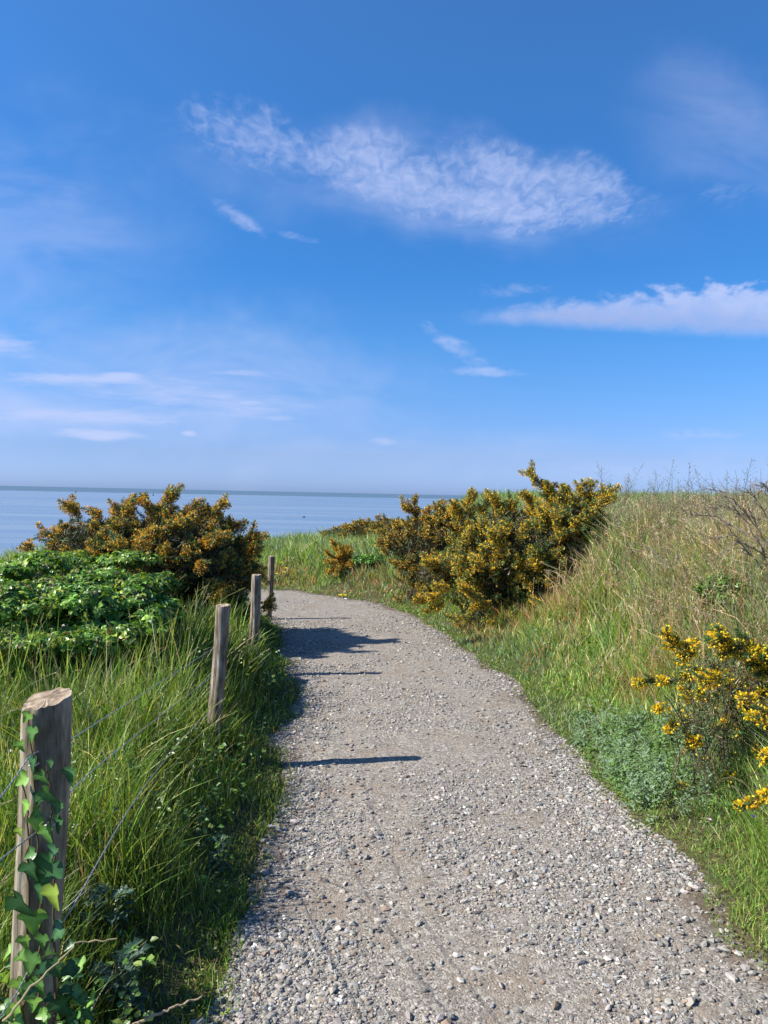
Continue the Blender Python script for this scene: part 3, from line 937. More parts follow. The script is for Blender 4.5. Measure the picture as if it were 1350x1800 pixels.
def gorse(name, label, blobs, root, manual, nrand, fl_cols, green=0.45, sh_len=(.10, .26), rad=.030, inner=9000, det=1.0, up=0.5, bright=1.0, group='gorse bushes', manual_det=1.0, front=0.0, shade=.35, skirt=True):
    root = np.asarray(root, float)
    E = empty(name, root, label, 'gorse bush', group)
    bases, tips, rads, low = [], [], [], []
    vols = np.array([b[1].prod() ** .66 for b in blobs]); cnt = (nrand * vols / vols.sum()).astype(int)
    for (c, r), m in zip(blobs, cnt):
        m = max(3, m // 9)
        u = rand_unit(m * 3); u = u[(u[:, 2] > -.7)][:m]
        if front: u[:, 1] = np.where(rng.random(len(u)) < front, -np.abs(u[:, 1]), u[:, 1])
        L = sh_len[0] + (sh_len[1] - sh_len[0]) * rng.random(len(u)) ** 1.3
        f = 0.55 + .40 * rng.random(len(u)) ** .7
        d = nrm(u * .75 + np.array([0, 0, up]) + rng.normal(size=u.shape) * .38)
        b = c + u * r * f[:, None] - d * L[:, None] * .55
        R_ = rad * (.8 + .5 * rng.random(len(u)))
        bases.append(b); tips.append(b + d * L[:, None]); rads.append(R_)
        nn = 9
        tt = .1 + .85 * rng.random((len(u), nn)); w_ = nrm(np.cross(np.repeat(d, nn, 0), rand_unit(len(u) * nn)))
        pb = np.repeat(b, nn, 0) + np.repeat(d * L[:, None], nn, 0) * tt.reshape(-1, 1)
        pd = nrm(np.repeat(d, nn, 0) * .75 + w_ * .8); l2 = (.055 + .07 * rng.random(len(pb))) * rad / .034
        bases.append(pb); tips.append(pb + pd * l2[:, None]); rads.append(np.repeat(R_, nn) * .68)
    man0 = sum(len(b_) for b_ in bases)
    for (b, t, r) in manual:
        b = np.asarray(b); t = np.asarray(t); L = np.linalg.norm(t - b); d = (t - b) / L
        bases.append(b[None]); tips.append(t[None]); rads.append(np.array([r]))
        m = max(3, int(L / .035))
        tt = .05 + .85 * rng.random(m); u = nrm(np.cross(d, rand_unit(m)))
        pb = b + d * L * tt[:, None]; pd = nrm(d * .8 + u * .75)
        l2 = (.05 + .06 * rng.random(m)) * r / .035
        bases.append(pb); tips.append(pb + pd * l2[:, None]); rads.append(np.full(m, r * .62))
    man1 = sum(len(b_) for b_ in bases)
    # low skirt of shoots so that the bush stands on the ground
    for (c, r), m in zip(blobs, cnt):
        m = max(6, m // 5); a = rng.random(m) * 6.283; f = .45 + .4 * rng.random(m)
        b = np.stack([c[0] + np.cos(a) * r[0] * f, c[1] + np.sin(a) * r[1] * f, 0 * a], 1); g_ = H(b[:, 0], b[:, 1])
        if not skirt or c[2] - g_.mean() > 1.2 * r[2] + .35: continue
        b[:, 2] = g_ + rng.random(m) * np.maximum(.05, c[2] - g_)
        d_ = nrm(np.stack([np.cos(a), np.sin(a), .3 + .8 * rng.random(m)], 1) + rng.normal(size=(m, 3)) * .3)
        L = (.5 * sh_len[0] + .5 * sh_len[1]) * (.5 + .5 * rng.random(m))
        bases.append(b); tips.append(b + d_ * L[:, None]); rads.append(rad * (.8 + .3 * rng.random(m)))
        k_ = int(inner / 12); pp = c + rand_unit(k_) * r * np.array([.75, .75, 0]) * rng.random((k_, 1)) ** .5; g_ = H(pp[:, 0], pp[:, 1])
        pp[:, 2] = g_ + rng.random(k_) * np.maximum(.05, c[2] - g_); low.append(pp)
    B = np.concatenate(bases); T = np.concatenate(tips); R = np.concatenate(rads)
    L = np.linalg.norm(T - B, axis=1); D = (T - B) / L[:, None]
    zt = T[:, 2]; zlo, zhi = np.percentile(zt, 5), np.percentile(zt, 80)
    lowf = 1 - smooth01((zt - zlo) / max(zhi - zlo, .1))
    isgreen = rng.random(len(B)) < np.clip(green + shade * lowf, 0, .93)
    thin = .35 + .65 * rng.random(len(B))
    isgreen[man0:man1] = rng.random(man1 - man0) < .12; thin[man0:man1] = 1.15 if det < 2 else .75
    # spines
    Ss = Soup(); Sf = Soup()
    per = np.maximum(6, (L * 620 * det)).astype(int)
    i = np.repeat(np.arange(len(B)), per); m = len(i); t = rng.random(m) ** .9
    out = nrm(np.cross(D[i], rand_unit(m)))
    taper = 1 - .55 * t ** 3
    r0 = B[i] + D[i] * (L[i] * t)[:, None] + out * (R[i] * .25 * taper)[:, None]
    dd = out * .8 + D[i] * (.45 + .9 * t)[:, None] + rand_unit(m) * .25
    tipg = t > .8
    cg = jit(pick([(.075, .125, .04), (.12, .18, .055), (.17, .23, .08), (.11, .09, .05)], [3, 3, 2, 1.5], m), m, .2)
    cg[tipg] *= np.array([1.15, 1.45, 1.4])
    spines(Ss, r0, dd, R[i] * (.95 + .5 * rng.random(m)) * taper, (.0055 + .003 * rng.random(m)) / det ** .5, cg)
    # flowers
    per = np.maximum(2, (L * np.where(isgreen, 90, 560) * thin * det)).astype(int)
    i = np.repeat(np.arange(len(B)), per); m = len(i); t = rng.random(m) * np.where(isgreen[i], .7, .9); t = np.where(rng.random(m) < .5, (np.floor(t * 5) + .5 + .22 * rng.normal(size=m)) / 5, t)
    out = nrm(np.cross(D[i], rand_unit(m))); taper = 1 - .45 * t ** 3
    r0 = B[i] + D[i] * (L[i] * t)[:, None] + out * (R[i] * (.6 + .5 * rng.random(m)) * taper)[:, None]
    cf = jit(pick(fl_cols[0], fl_cols[1], m), m, .16, .05) * bright
    fs = .0175 / det ** .3
    petals(Sf, r0, out + D[i] * .5 + rand_unit(m) * .5, fs * (.8 + .5 * rng.random(m)), fs * .8 * np.ones(m), cf)
    isc = 1 / det ** .9
    if low:
        pp = np.concatenate(low); m = len(pp)
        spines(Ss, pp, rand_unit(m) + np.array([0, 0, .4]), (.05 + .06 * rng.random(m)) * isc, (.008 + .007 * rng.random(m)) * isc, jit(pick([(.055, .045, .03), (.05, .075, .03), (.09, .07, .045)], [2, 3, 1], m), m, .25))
    # inner mass of spent brown spines
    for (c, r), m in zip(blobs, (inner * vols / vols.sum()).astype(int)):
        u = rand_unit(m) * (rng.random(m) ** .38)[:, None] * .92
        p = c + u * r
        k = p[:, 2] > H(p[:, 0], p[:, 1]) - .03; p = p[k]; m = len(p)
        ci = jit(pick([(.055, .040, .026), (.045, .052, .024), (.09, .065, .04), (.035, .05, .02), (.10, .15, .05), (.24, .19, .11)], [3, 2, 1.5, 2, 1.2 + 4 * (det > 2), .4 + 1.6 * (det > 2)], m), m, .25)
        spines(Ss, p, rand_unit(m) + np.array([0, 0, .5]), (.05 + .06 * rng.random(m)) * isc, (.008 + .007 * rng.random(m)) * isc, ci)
    # stems from the root stock
    St = Soup()
    sel = rng.choice(len(B), min(len(B), 60), replace=False)
    b0 = root + rng.normal(size=(len(sel), 3)) * np.array([.16, .16, 0]); b0[:, 2] = H(b0[:, 0], b0[:, 1]) - .03
    nearest = np.stack([b[0] for b in blobs]); kk = np.argmin(((B[sel][:, None] - nearest[None]) ** 2).sum(-1), 1)
    md = (b0 + B[sel]) / 2 * .6 + nearest[kk] * .4
    b0[:, :2] = b0[:, :2] * .3 + nearest[kk][:, :2] * .7 + rng.normal(size=(len(sel), 2)) * .12; b0[:, 2] = H(b0[:, 0], b0[:, 1]) - .03
    tubes(St, bez(b0, md, B[sel], 6), np.linspace(.006, .0025, 6)[None] * np.ones((len(sel), 1)) / det ** .6, jit((.10, .075, .05), len(sel), .25), 5)
    m = len(B); tubes(St, np.stack([B, B * .5 + T * .5, T], 1), np.stack([R * .12, R * .1, R * .05], 1), jit((.09, .08, .04), m, .2), 4)
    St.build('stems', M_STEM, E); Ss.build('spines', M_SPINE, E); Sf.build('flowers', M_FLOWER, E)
    return E


def shoot(a, b, depth, r=.035, dd=0.0):
    return (P(a[0], a[1], depth), P(b[0], b[1], depth - dd), r)


OCH = ([(.70, .38, .05), (.80, .50, .07), (.50, .27, .05), (.34, .20, .08), (.84, .62, .10)], [3, 3, 2.4, 1.8, 1])
YEL = ([(.78, .50, .04), (.86, .62, .05), (.62, .38, .05), (.42, .27, .07), (.30, .24, .08)], [3, 2.2, 2.2, 1.4, .8])

# left of the path, big dark one by the posts
d = 8.0
gorse('gorse_bush', 'big dark gorse bush with ochre flowers behind the posts on the left of the path',
      [ell_m(330, 985, d, 100, 72, .85), ell_m(398, 1005, d + .1, 40, 55, .6), ell_m(300, 945, d + .1, 60, 38, .5)], (-2.0, 8.1, .3),
      [shoot((270, 902), (246, 868), d, .05), shoot((283, 915), (300, 860), d, .075), shoot((262, 930), (282, 890), d, .06), shoot((322, 922), (342, 882), d, .065),
       shoot((358, 925), (396, 882), d, .06), shoot((398, 940), (386, 902), d, .05), shoot((400, 950), (418, 918), d, .06), shoot((345, 922), (366, 889), d, .06),
       shoot((425, 960), (455, 938), d, .065), shoot((425, 980), (460, 964), d, .06), shoot((398, 1036), (362, 1022), d - .6, .05), shoot((378, 1068), (390, 1038), d - .7, .05),
       shoot((452, 1072), (484, 1054), d - .1, .045), shoot((310, 955), (330, 912), d - .3, .07), shoot((360, 965), (385, 935), d - .5, .06),
       shoot((435, 1010), (462, 1012), d + .2, .05), shoot((240, 965), (262, 935), d - .6, .06), shoot((300, 990), (290, 960), d - .7, .05), shoot((345, 1010), (360, 985), d - .8, .045)],
      1350, OCH, .28, (.14, .28), .042, 34000, up=.45, shade=.6)
gorse('gorse_bush', 'low gorse bush with orange flowers rising behind the leafy brambles on the far left',
      [ell_m(165, 962, d - .1, 75, 38, .7), ell_m(220, 955, d, 55, 42, .6)], (-3.1, 7.9, .25),
      [shoot((145, 925), (119, 885), d - .1, .06), shoot((180, 922), (160, 892), d - .1, .055), shoot((199, 920), (204, 886), d - .1, .055), shoot((226, 930), (226, 884), d - .1, .075),
       shoot((108, 940), (71, 934), d - .2, .05), shoot((125, 950), (103, 924), d - .2, .055), shoot((190, 990), (160, 975), d - .9, .06), shoot((220, 968), (200, 948), d - .8, .065),
       shoot((150, 995), (134, 980), d - .9, .06), shoot((60, 968), (40, 955), d - .4, .045)],
      560, OCH, .34, (.12, .28), .042, 17000, up=.4)
# right bank
d = 9.0
gorse('gorse_bush', 'broad sprawling gorse bush full of yellow flowers in the middle of the right bank',
      [ell_m(885, 985, d, 100, 75, .75), ell_m(895, 930, d + .4, 70, 40, .5), ell_m(860, 1012, d - .2, 60, 38, .4), ell_m(930, 1010, d - .2, 60, 45, .4), ell_m(770, 1005, d + .2, 42, 26, .4)], (1.6, 9.1, .5),
      [shoot((904, 912), (894, 862), d + .3, .05), shoot((878, 912), (870, 864), d + .3, .055), shoot((844, 912), (860, 870), d + .4, .05), shoot((825, 912), (824, 866), d + .4, .055),
       shoot((804, 922), (796, 880), d + .4, .055), shoot((778, 1047), (718, 1056), d - .9, .04), shoot((782, 1056), (750, 1078), d - .9, .04), shoot((865, 1062), (825, 1068), d - .7, .045),
       shoot((845, 1055), (812, 1030), d - .8, .055), shoot((937, 908), (929, 866), d + .1, .05), shoot((790, 1000), (755, 985), d - .2, .055), shoot((950, 1005), (940, 975), d - .7, .065),
       shoot((880, 965), (862, 935), d - .6, .06), shoot((850, 1000), (830, 980), d - .7, .06), shoot((790, 1035), (757, 1030), d - .5, .04)],
      1000, YEL, .36, (.18, .36), .040, 9000, up=.55, front=.6, shade=.2)
gorse('gorse_bush', 'upright gorse bush with long bent spikes topmost on the right bank against the sky',
      [ell_m(992, 925, d - .3, 50, 40, .5), ell_m(1030, 935, d - .2, 28, 38, .35), ell_m(955, 965, d - .4, 42, 45, .4)], (2.15, 8.8, .9),
      [shoot((960, 862), (928, 828), d - .3, .055), shoot((990, 900), (958, 858), d - .3, .075), shoot((1035, 908), (1080, 860), d - .3, .07), shoot((1004, 900), (992, 850), d - .3, .06), shoot((1030, 893), (1041, 845), d - .2, .06),
       shoot((1015, 890), (1022, 853), d - .2, .055), shoot((950, 908), (928, 870), d - .3, .06), shoot((1050, 893), (1066, 856), d - .1, .05), shoot((975, 925), (945, 893), d - .5, .07),
       shoot((1000, 945), (985, 905), d - .6, .07), shoot((968, 885), (966, 855), d - .2, .05), shoot((1020, 940), (1035, 905), d - .5, .06)],
      520, YEL, .36, (.18, .34), .042, 7000, up=.7, front=.5)
gorse('gorse_bush', 'dense ochre gorse bush left of the broad one on the right bank, before the sea',
      [ell_m(750, 950, 11.0, 58, 40, .65), ell_m(790, 935, 11.1, 52, 42, .5), ell_m(768, 985, 10.9, 55, 34, .5), ell_m(705, 955, 11.1, 40, 30, .4), ell_m(735, 985, 11.0, 42, 26, .4)], (.7, 11.0, .4),
      [shoot((735, 915), (726, 874), 11.0, .06), shoot((730, 903), (705, 886), 11.0, .055), shoot((752, 915), (754, 888), 10.9, .05), shoot((700, 940), (676, 948), 11.0, .05),
       shoot((765, 905), (772, 880), 11.1, .05), shoot((700, 930), (690, 915), 11.0, .05)],
      900, OCH, .22, (.16, .30), .042, 9000, up=.5, shade=.25)
g1, g2, g3, g4 = on_ground(650, 958), on_ground(606, 958), on_ground(692, 962), on_ground(607, 1008)


def low_e(g, hw, top_py, ry):
    zt = P(675, top_py, g[1])[2]; hz = max(.12, (zt - g[2]) / 2)
    return (np.array([g[0], g[1], g[2] + hz * .8]), np.array([hw / F * g[1], ry, hz]))


gorse('gorse_bush', 'low distant gorse thicket on the crest beyond the small fan shaped one',
      [low_e(g1, 56, 914, .6), low_e(g2, 40, 926, .4), low_e(g3, 42, 908, .5)], g1,
      [shoot((666, 932), (666, 906), g1[1], .05), shoot((673, 932), (675, 912), g1[1], .05), shoot((640, 938), (633, 916), g1[1], .055), shoot((610, 945), (604, 928), g2[1], .05),
       shoot((690, 932), (694, 912), g3[1], .05)],
      900, OCH, .22, (.12, .26), .046, 9000, det=.7, up=.5, skirt=False, shade=.2)
dg = g4[1]; c0 = (606, 993)
gorse('gorse_bush', 'small lone gorse bush shaped like an open fan on the green slope beyond the bend',
      [ell_m(607, 995, dg, 9, 9, .12)], g4,
      [shoot(c0, t_, dg, .042, dd_) for t_, dd_ in [((567, 966), .1), ((582, 946), 0), ((596, 953), .2), ((609, 955), 0), ((619, 963), .1), ((567, 983), .3), ((622, 992), .2), ((572, 1006), .3), ((590, 1004), .4)]],
      10, OCH, .1, (.08, .12), .03, 500, det=.9, skirt=False)
# near right
d = 3.9
BRT = ([(.78, .54, .02), (.84, .64, .03), (.60, .38, .03), (.38, .26, .07)], [3, 3.0, 1.6, 1.0])
gorse('gorse_bush', 'near gorse bush with clear yellow flower spikes at the right edge of the picture',
      [ell_m(1275, 1195, d + .15, 80, 55, .26), ell_m(1340, 1260, d + .1, 65, 95, .3), ell_m(1235, 1270, d, 50, 50, .2)], (1.75, 4.0, .45),
      [shoot((1385, 1178), (1290, 1143), d, .055), shoot((1330, 1148), (1240, 1124), d - .05, .046), shoot((1390, 1200), (1345, 1172), d, .05), shoot((1195, 1140), (1160, 1108), d, .026), shoot((1190, 1140), (1224, 1130), d, .022),
       shoot((1185, 1160), (1222, 1150), d, .022), shoot((1205, 1195), (1117, 1198), d - .1, .026), shoot((1285, 1186), (1236, 1202), d - .15, .03), shoot((1331, 1230), (1300, 1226), d - .2, .022),
       shoot((1375, 1250), (1322, 1262), d - .3, .028), shoot((1190, 1268), (1170, 1290), d - .2, .015), shoot((1238, 1300), (1203, 1311), d - .2, .018), shoot((1375, 1380), (1296, 1422), d - .9, .018),
       shoot((1375, 1310), (1330, 1340), d - .5, .022), shoot((1175, 1240), (1150, 1250), d - .2, .015)],
      240, BRT, .9, (.06, .13), .016, 3600, det=2.6, up=.5)


# ------------------------------------------------------------------ leafy shrubs
def leafy(name, label, cat, blobs, n, size, cols, w, root, aspect=.75, group=None, stem_n=60, shell=.45, zmin=0.0):
    E = empty(name, root, label, cat, group)
    S = Soup(); T = Soup()
    nb = []
    for c, r in blobs:
        nb.append((c, r * .86))
        for _ in range(14):
            u = rand_unit(1)[0]; u[2] = abs(u[2]) * .9; nb.append((c + u * r * (.7 + .2 * rng.random()), r * (.18 + .24 * rng.random())))
    blobs = nb
    vols = np.array([b[1].prod() ** .66 for b in blobs])
    for (c, r), m in zip(blobs, (n * vols / vols.sum()).astype(int)):
        u = rand_unit(m); u[:, 2] = np.where((u[:, 2] < -.3) & (rng.random(m) < .55), -u[:, 2], u[:, 2])
        lump = .82 + .36 * vnoise(u[:, 0] * 2.3 + c[0] * 3, u[:, 2] * 2.3 + u[:, 1] * 1.7, .55, 3)
        f = (1 - shell * rng.random(m) ** 1.6) * lump
        p = c + u * r * f[:, None]
        p[:, 2] = np.maximum(p[:, 2], H(p[:, 0], p[:, 1]) + zmin + .02 * rng.random(m))
        nv = nrm(u * .6 + np.array([0, 0, .7]) + rng.normal(size=u.shape) * .45)
        d0 = nrm(np.cross(nv, rand_unit(m)) + np.array([0, 0, -.25]))
        k = vnoise(p[:, 0], p[:, 2] + p[:, 1], .22, 8)
        col = jit(pick(cols, w, m) * (.7 + .6 * k)[:, None], m, .22, .07)
        sz = size * (.55 + .8 * rng.random(m))
        leaves(S, p, d0, nv, sz, aspect, col)
        # side leaflets of the same sprig
        s_ = np.cross(nv, d0)
        for sg in (-1, 1):
            leaves(S, p, nrm(d0 * .2 + s_ * sg), nv, sz * .8, aspect, col * .95)
        stem_n = 4
        b0 = c + rand_unit(stem_n) * r * [.8, .8, 0]; b0[:, 2] = H(b0[:, 0], b0[:, 1]) - .03
        k = rng.choice(m, stem_n); t = p[k]
        md = (b0 + t) / 2 + [0, 0, .1]
        tubes(T, bez(b0, md, t, 6), np.linspace(.005, .0015, 6)[None] * np.ones((stem_n, 1)), jit((.12, .09, .045), stem_n, .25), 4)
    T.build('stems', M_STEM, E); S.build('leaves', M_LEAF, E)
    return E


def low_blob(px, py, hw, hh, ry):
    g = on_ground(px, py + hh, .05); r = np.array([hw / F * g[1], ry, hh / F * g[1]])
    return (g + [0, ry * .5, r[2] * .8], r)


BRC = [(.13, .26, .04), (.20, .36, .055), (.065, .15, .028), (.36, .45, .08), (.22, .18, .08)]
leafy('bramble_bush', 'glossy green bramble mound in front of the dark gorse bush on the left', 'bramble',
      [ell_m(225, 1066, 5.6, 66, 46, .55), ell_m(165, 1050, 5.6, 70, 44, .6), ell_m(285, 1085, 5.5, 36, 34, .4), ell_m(170, 1120, 5.0, 105, 26, .5), ell_m(260, 1035, 6.0, 40, 28, .4)], 9000, .042, BRC, [4, 4, 2.4, 1.6, .5], (-1.9, 5.6, .3), shell=.6)
leafy('bramble_bush', 'paler leafy bramble mound at the left edge of the picture below the sea', 'bramble',
      [ell_m(40, 1060, 5.2, 90, 42, .6), ell_m(85, 1000, 6.3, 80, 30, .5), ell_m(-60, 1050, 5.6, 80, 50, .6), ell_m(30, 1115, 4.8, 110, 24, .5)], 7500, .037, BRC, [3, 4, 1.8, 2.6, .7], (-2.6, 5.5, .3), shell=.6)
leafy('creeper', 'broad green leaves climbing into the low gorse on the far left', 'creeper',
      [ell_m(225, 985, 7.0, 48, 18, .3), ell_m(110, 985, 7.0, 70, 16, .35)], 1300, .042, BRC, [3, 4, 1, 2, 0.1], (-3.0, 7.2, .3), stem_n=20)
def bramble_grass():
    S = Soup(); n = 5500
    x = -4.6 + 4.0 * rng.random(n); y = 4.2 + 2.8 * rng.random(n); k = (x > -.62 * y - .4) & (x < -.22 * y - .15); x, y = x[k], y[k]; n = len(x)
    h = .28 + .36 * rng.random(n) * (fbm(x, y, .4, 210, 3) * 1.5); a = rng.random(n) * 6.283
    ln = np.stack([np.cos(a), np.sin(a), 0 * a], 1) * (.15 + .5 * rng.random(n))[:, None]
    c = jit(pick([G['green'], G['lime'], G['straw'], G['mead']], [3, 2, 1, 2], n), n, .25)
    blades(S, np.stack([x, y, H(x, y)], 1), h, ln, .1 + .5 * rng.random(n), .004 + .005 * rng.random(n), c * .8, c * 1.1, 4)
    tag(S.build('grass', M_GRASS), 'tall grass blades poking up through the bramble mounds on the left', 'grass', kind='stuff')


bramble_grass()
# herbs on the right bank
b_ = low_blob(1285, 1045, 55, 36, .2)
leafy('nettle', 'clump of green leafy herbs among dry stalks below the bare twigs', 'wild plant',
      [b_], 900, .030, [(.12, .21, .04), (.17, .25, .06)], [1, 1], b_[0], .5)
b_ = low_blob(1290, 955, 42, 24, .2)
leafy('nettle', 'small green leafy herb clump just under the crest on the right bank', 'wild plant',
      [b_], 450, .028, [(.14, .21, .05), (.19, .24, .08)], [1, 1], b_[0], .5)
b_ = low_blob(655, 985, 34, 12, .25)
leafy('mallow', 'bright green leafy plant between the small fan shaped gorse and the ochre one', 'wild plant',
      [b_], 800, .05, [(.10, .24, .035), (.15, .29, .05)], [1, 1], b_[0], .6)


# ------------------------------------------------------------------ wooden posts
def post(label, top, base, r_top, r_base, slant=(0, 0), seed=0, wood=None):
    top = np.asarray(top, float); base = np.asarray(base, float)
    E = empty('wooden_post', base, label, 'post', 'wooden fence posts beside the path')
    ns, nr = 40, 70
    a = np.arange(ns) / ns * 2 * math.pi
    V = []
    for k in range(nr + 1):
        t = k / nr; c = base * (1 - t) + top * t; c = c + np.array([math.sin(t * 5 + seed) * .004, math.cos(t * 4 + seed) * .003, 0])
        r = r_base * (1 - t) + r_top * t
        rr = r * (1 + .07 * (vnoise(np.cos(a) * 1.5 + seed, np.sin(a) * 1.5 + t * 1.2, .8, seed) - .5) * 2
                  + .05 * (vnoise(a / 6.283 * 26, np.full(ns, t * 2.5), 1.0, seed + 9) - .5) * 2)
        crack = np.exp(-((a - 4.3 - .12 * math.sin(t * 6 + seed)) / .09) ** 2) * .16 * (t > .25)
        crack = crack + np.exp(-((a - 5.3 - .1 * math.sin(t * 4)) / .08) ** 2) * .13 * (t < .8)
        rr = rr * (1 - crack)
        if k == nr: rr = rr * .955
        x_ = np.cos(a) * rr; y_ = np.sin(a) * rr
        ez = (slant[0] * x_ + slant[1] * y_) * smooth01((t - .8) / .2)
        if k == nr: ez = ez + .004
        if k >= nr - 1: ez = ez + .006 * (vnoise(a * 2.2, a * 0 + seed, .4, 7) - .5)
        V.append(np.stack([c[0] + x_, c[1] + y_, c[2] + ez], 1))
    last = V[-1]; V = np.concatenate(V)
    idx = np.arange(len(V)).reshape(nr + 1, ns)
    q = np.stack([idx[:-1], np.roll(idx[:-1], -1, 1), np.roll(idx[1:], -1, 1), idx[1:]], -1).reshape(-1, 4)
    link_mesh('shaft', V, q.ravel(), np.arange(len(q)) * 4, np.full(len(q), 4), wood or M_WOOD, E, smooth=True)
    # sawn end
    rings = [last * (1 - f) + last.mean(0) * f for f in (0, .15, .35, .55, .75, .92)]
    V2 = np.concatenate(rings); nz = (fbm(V2[:, 0], V2[:, 1], .03, seed, 3) - .5) * .010
    nz[:ns] = 0; V2[:, 2] += nz
    V2 = np.vstack([V2, last.mean(0)[None]])
    idx = np.arange(len(rings) * ns).reshape(-1, ns)
    q = np.stack([idx[:-1], np.roll(idx[:-1], -1, 1), np.roll(idx[1:], -1, 1), idx[1:]], -1).reshape(-1, 4)
    f3 = np.stack([idx[-1], np.roll(idx[-1], -1), np.full(ns, len(V2) - 1)], 1)
    flat = np.concatenate([q.ravel(), f3.ravel()]); tot = np.concatenate([np.full(len(q), 4), np.full(len(f3), 3)])
    link_mesh('end_grain', V2, flat, np.concatenate([[0], np.cumsum(tot)[:-1]]), tot, M_END, E, smooth=False)
    return E


def stand(px_top, py_top, px_b, py_b, depth, zb):
    t_ = P(px_top, py_top, depth); b_ = P(px_b, py_b, depth); k = (zb - t_[2]) / (b_[2] - t_[2]); return t_, t_ + (b_ - t_) * k


t1, b1 = stand(78, 1232, 67, 1640, 1.66, .10)
post1 = post('thick ivy grown post with a slanting rough top, nearest of the four', t1, b1, .0505, .0475, (.16, .22), 3, M_OLD)
t2, b2 = stand(392, 1065, 376, 1280, 4.38, .05)
post2 = post('leaning pale wooden post in the tall grass, second nearest of the four', t2, b2, .0405, .042, (.05, .1), 11)
t3, b3 = stand(451, 1011, 446, 1118, 6.6, .05)
post3 = post('pale post with a mossy foot just before the gorse, third of the four', t3, b3, .0405, .0425, (.03, .05), 17)
t4, b4 = stand(477, 978, 474, 1050, 9.6, .0)
post4 = post('dark shaded post touching the gorse bush at the bend, farthest of the four', t4, b4, .038, .038, (.0, .05), 23)


# wires of the fence
def wire(label, pts, r=.0010):
    pts = np.array(pts, float); n = 90
    tt = np.linspace(0, len(pts) - 1, n); c = np.vstack([2 * pts[0] - pts[1], pts, 2 * pts[-1] - pts[-2]])
    o = []
    for u in tt:
        i = min(int(u), len(pts) - 2); t = u - i; p0, p1, p2, p3 = c[i], c[i + 1], c[i + 2], c[i + 3]
        o.append(.5 * ((2 * p1) + (-p0 + p2) * t + (2 * p0 - 5 * p1 + 4 * p2 - p3) * t * t + (-p0 + 3 * p1 - 3 * p2 + p3) * t ** 3))
    o = np.array(o); fine = np.stack([np.interp(np.linspace(0, n - 1, 700), np.arange(n), o[:, k]) for k in range(3)], 1)
    tg = nrm(np.gradient(fine, axis=0)); u = nrm(np.cross(tg, [0, 0, 1.0])); v_ = np.cross(tg, u)
    L = np.concatenate([[0], np.cumsum(np.linalg.norm(np.diff(fine, axis=0), axis=1))])
    S = Soup()
    for ph in (0, math.pi):
        a = L / .03 * 2 * math.pi + ph
        S_pts = fine + (u * np.cos(a)[:, None] + v_ * np.sin(a)[:, None]) * r * .85
        tubes(S, S_pts[None], np.full((1, 700), r), np.array([.5, .5, .5]), 6)
    return tag(S.build('fence_wire', M_WIRE, smooth=True), label, 'wire', 'twisted wires of the post fence')


f1 = .052
def on_post1(py): return P(73, py, 1.66 - f1)
wire('upper twisted wire running past the nearest post toward the leaning post', [P(-160, 1600, 1.05), P(0, 1402, 1.42), P(30, 1362, 1.52), P(60, 1325, 1.60), P(120, 1302, 1.75), P(215, 1242, 2.5), P(300, 1188, 3.35), P(374, 1140, 4.33)])
wire('middle twisted wire crossing the ivy on the nearest post', [P(-160, 1650, 1.05), P(0, 1512, 1.42), P(60, 1466, 1.60), P(90, 1440, 1.63), P(137, 1378, 1.78), P(210, 1316, 2.4), P(290, 1252, 3.3), P(372, 1190, 4.33)])
wire('lowest slack wire looping through the tall grass to the leaning post', [P(-60, 1860, 1.35), P(20, 1760, 1.5), P(60, 1690, 1.62), P(124, 1600, 1.70), P(165, 1528, 1.9), P(210, 1450, 2.3), P(250, 1388, 2.8), P(300, 1325, 3.5), P(368, 1246, 4.33)])

# staples on the near post
for (px, py) in ((58, 1345), (88, 1450)):
    S = Soup(); c = P(px, py, 1.66 - .056)
    pts = np.array([[c + [-.008, .012, 0], c + [-.007, -.003, 0], c + [0, -.006, 0], c + [.007, -.003, 0], c + [.008, .012, 0]]])
    tubes(S, pts, np.full((1, 5), .0017), np.array([.5] * 3), 6)
    S.build('staple', M_WIRE, post1)

# ------------------------------------------------------------------ ivy on the near post
IVY_O = np.array([(0, 0), (-.15, .20), (-.06, .44), (.20, .60), (.36, .36), (.66, .24), (1.05, 0)])
IVY_O = np.vstack([IVY_O, IVY_O[1:-1][::-1] * [1, -1]])


def _closed(o, k):
    n = len(o); out = []
    for i in range(n):
        p0, p1, p2, p3 = o[i - 1], o[i], o[(i + 1) % n], o[(i + 2) % n]
        for t in np.arange(k) / k: out.append(.5 * ((2 * p1) + (-p0 + p2) * t + (2 * p0 - 5 * p1 + 4 * p2 - p3) * t * t + (-p0 + 3 * p1 - 3 * p2 + p3) * t ** 3))
    return np.array(out)


IVY_O = _closed(IVY_O, 3)


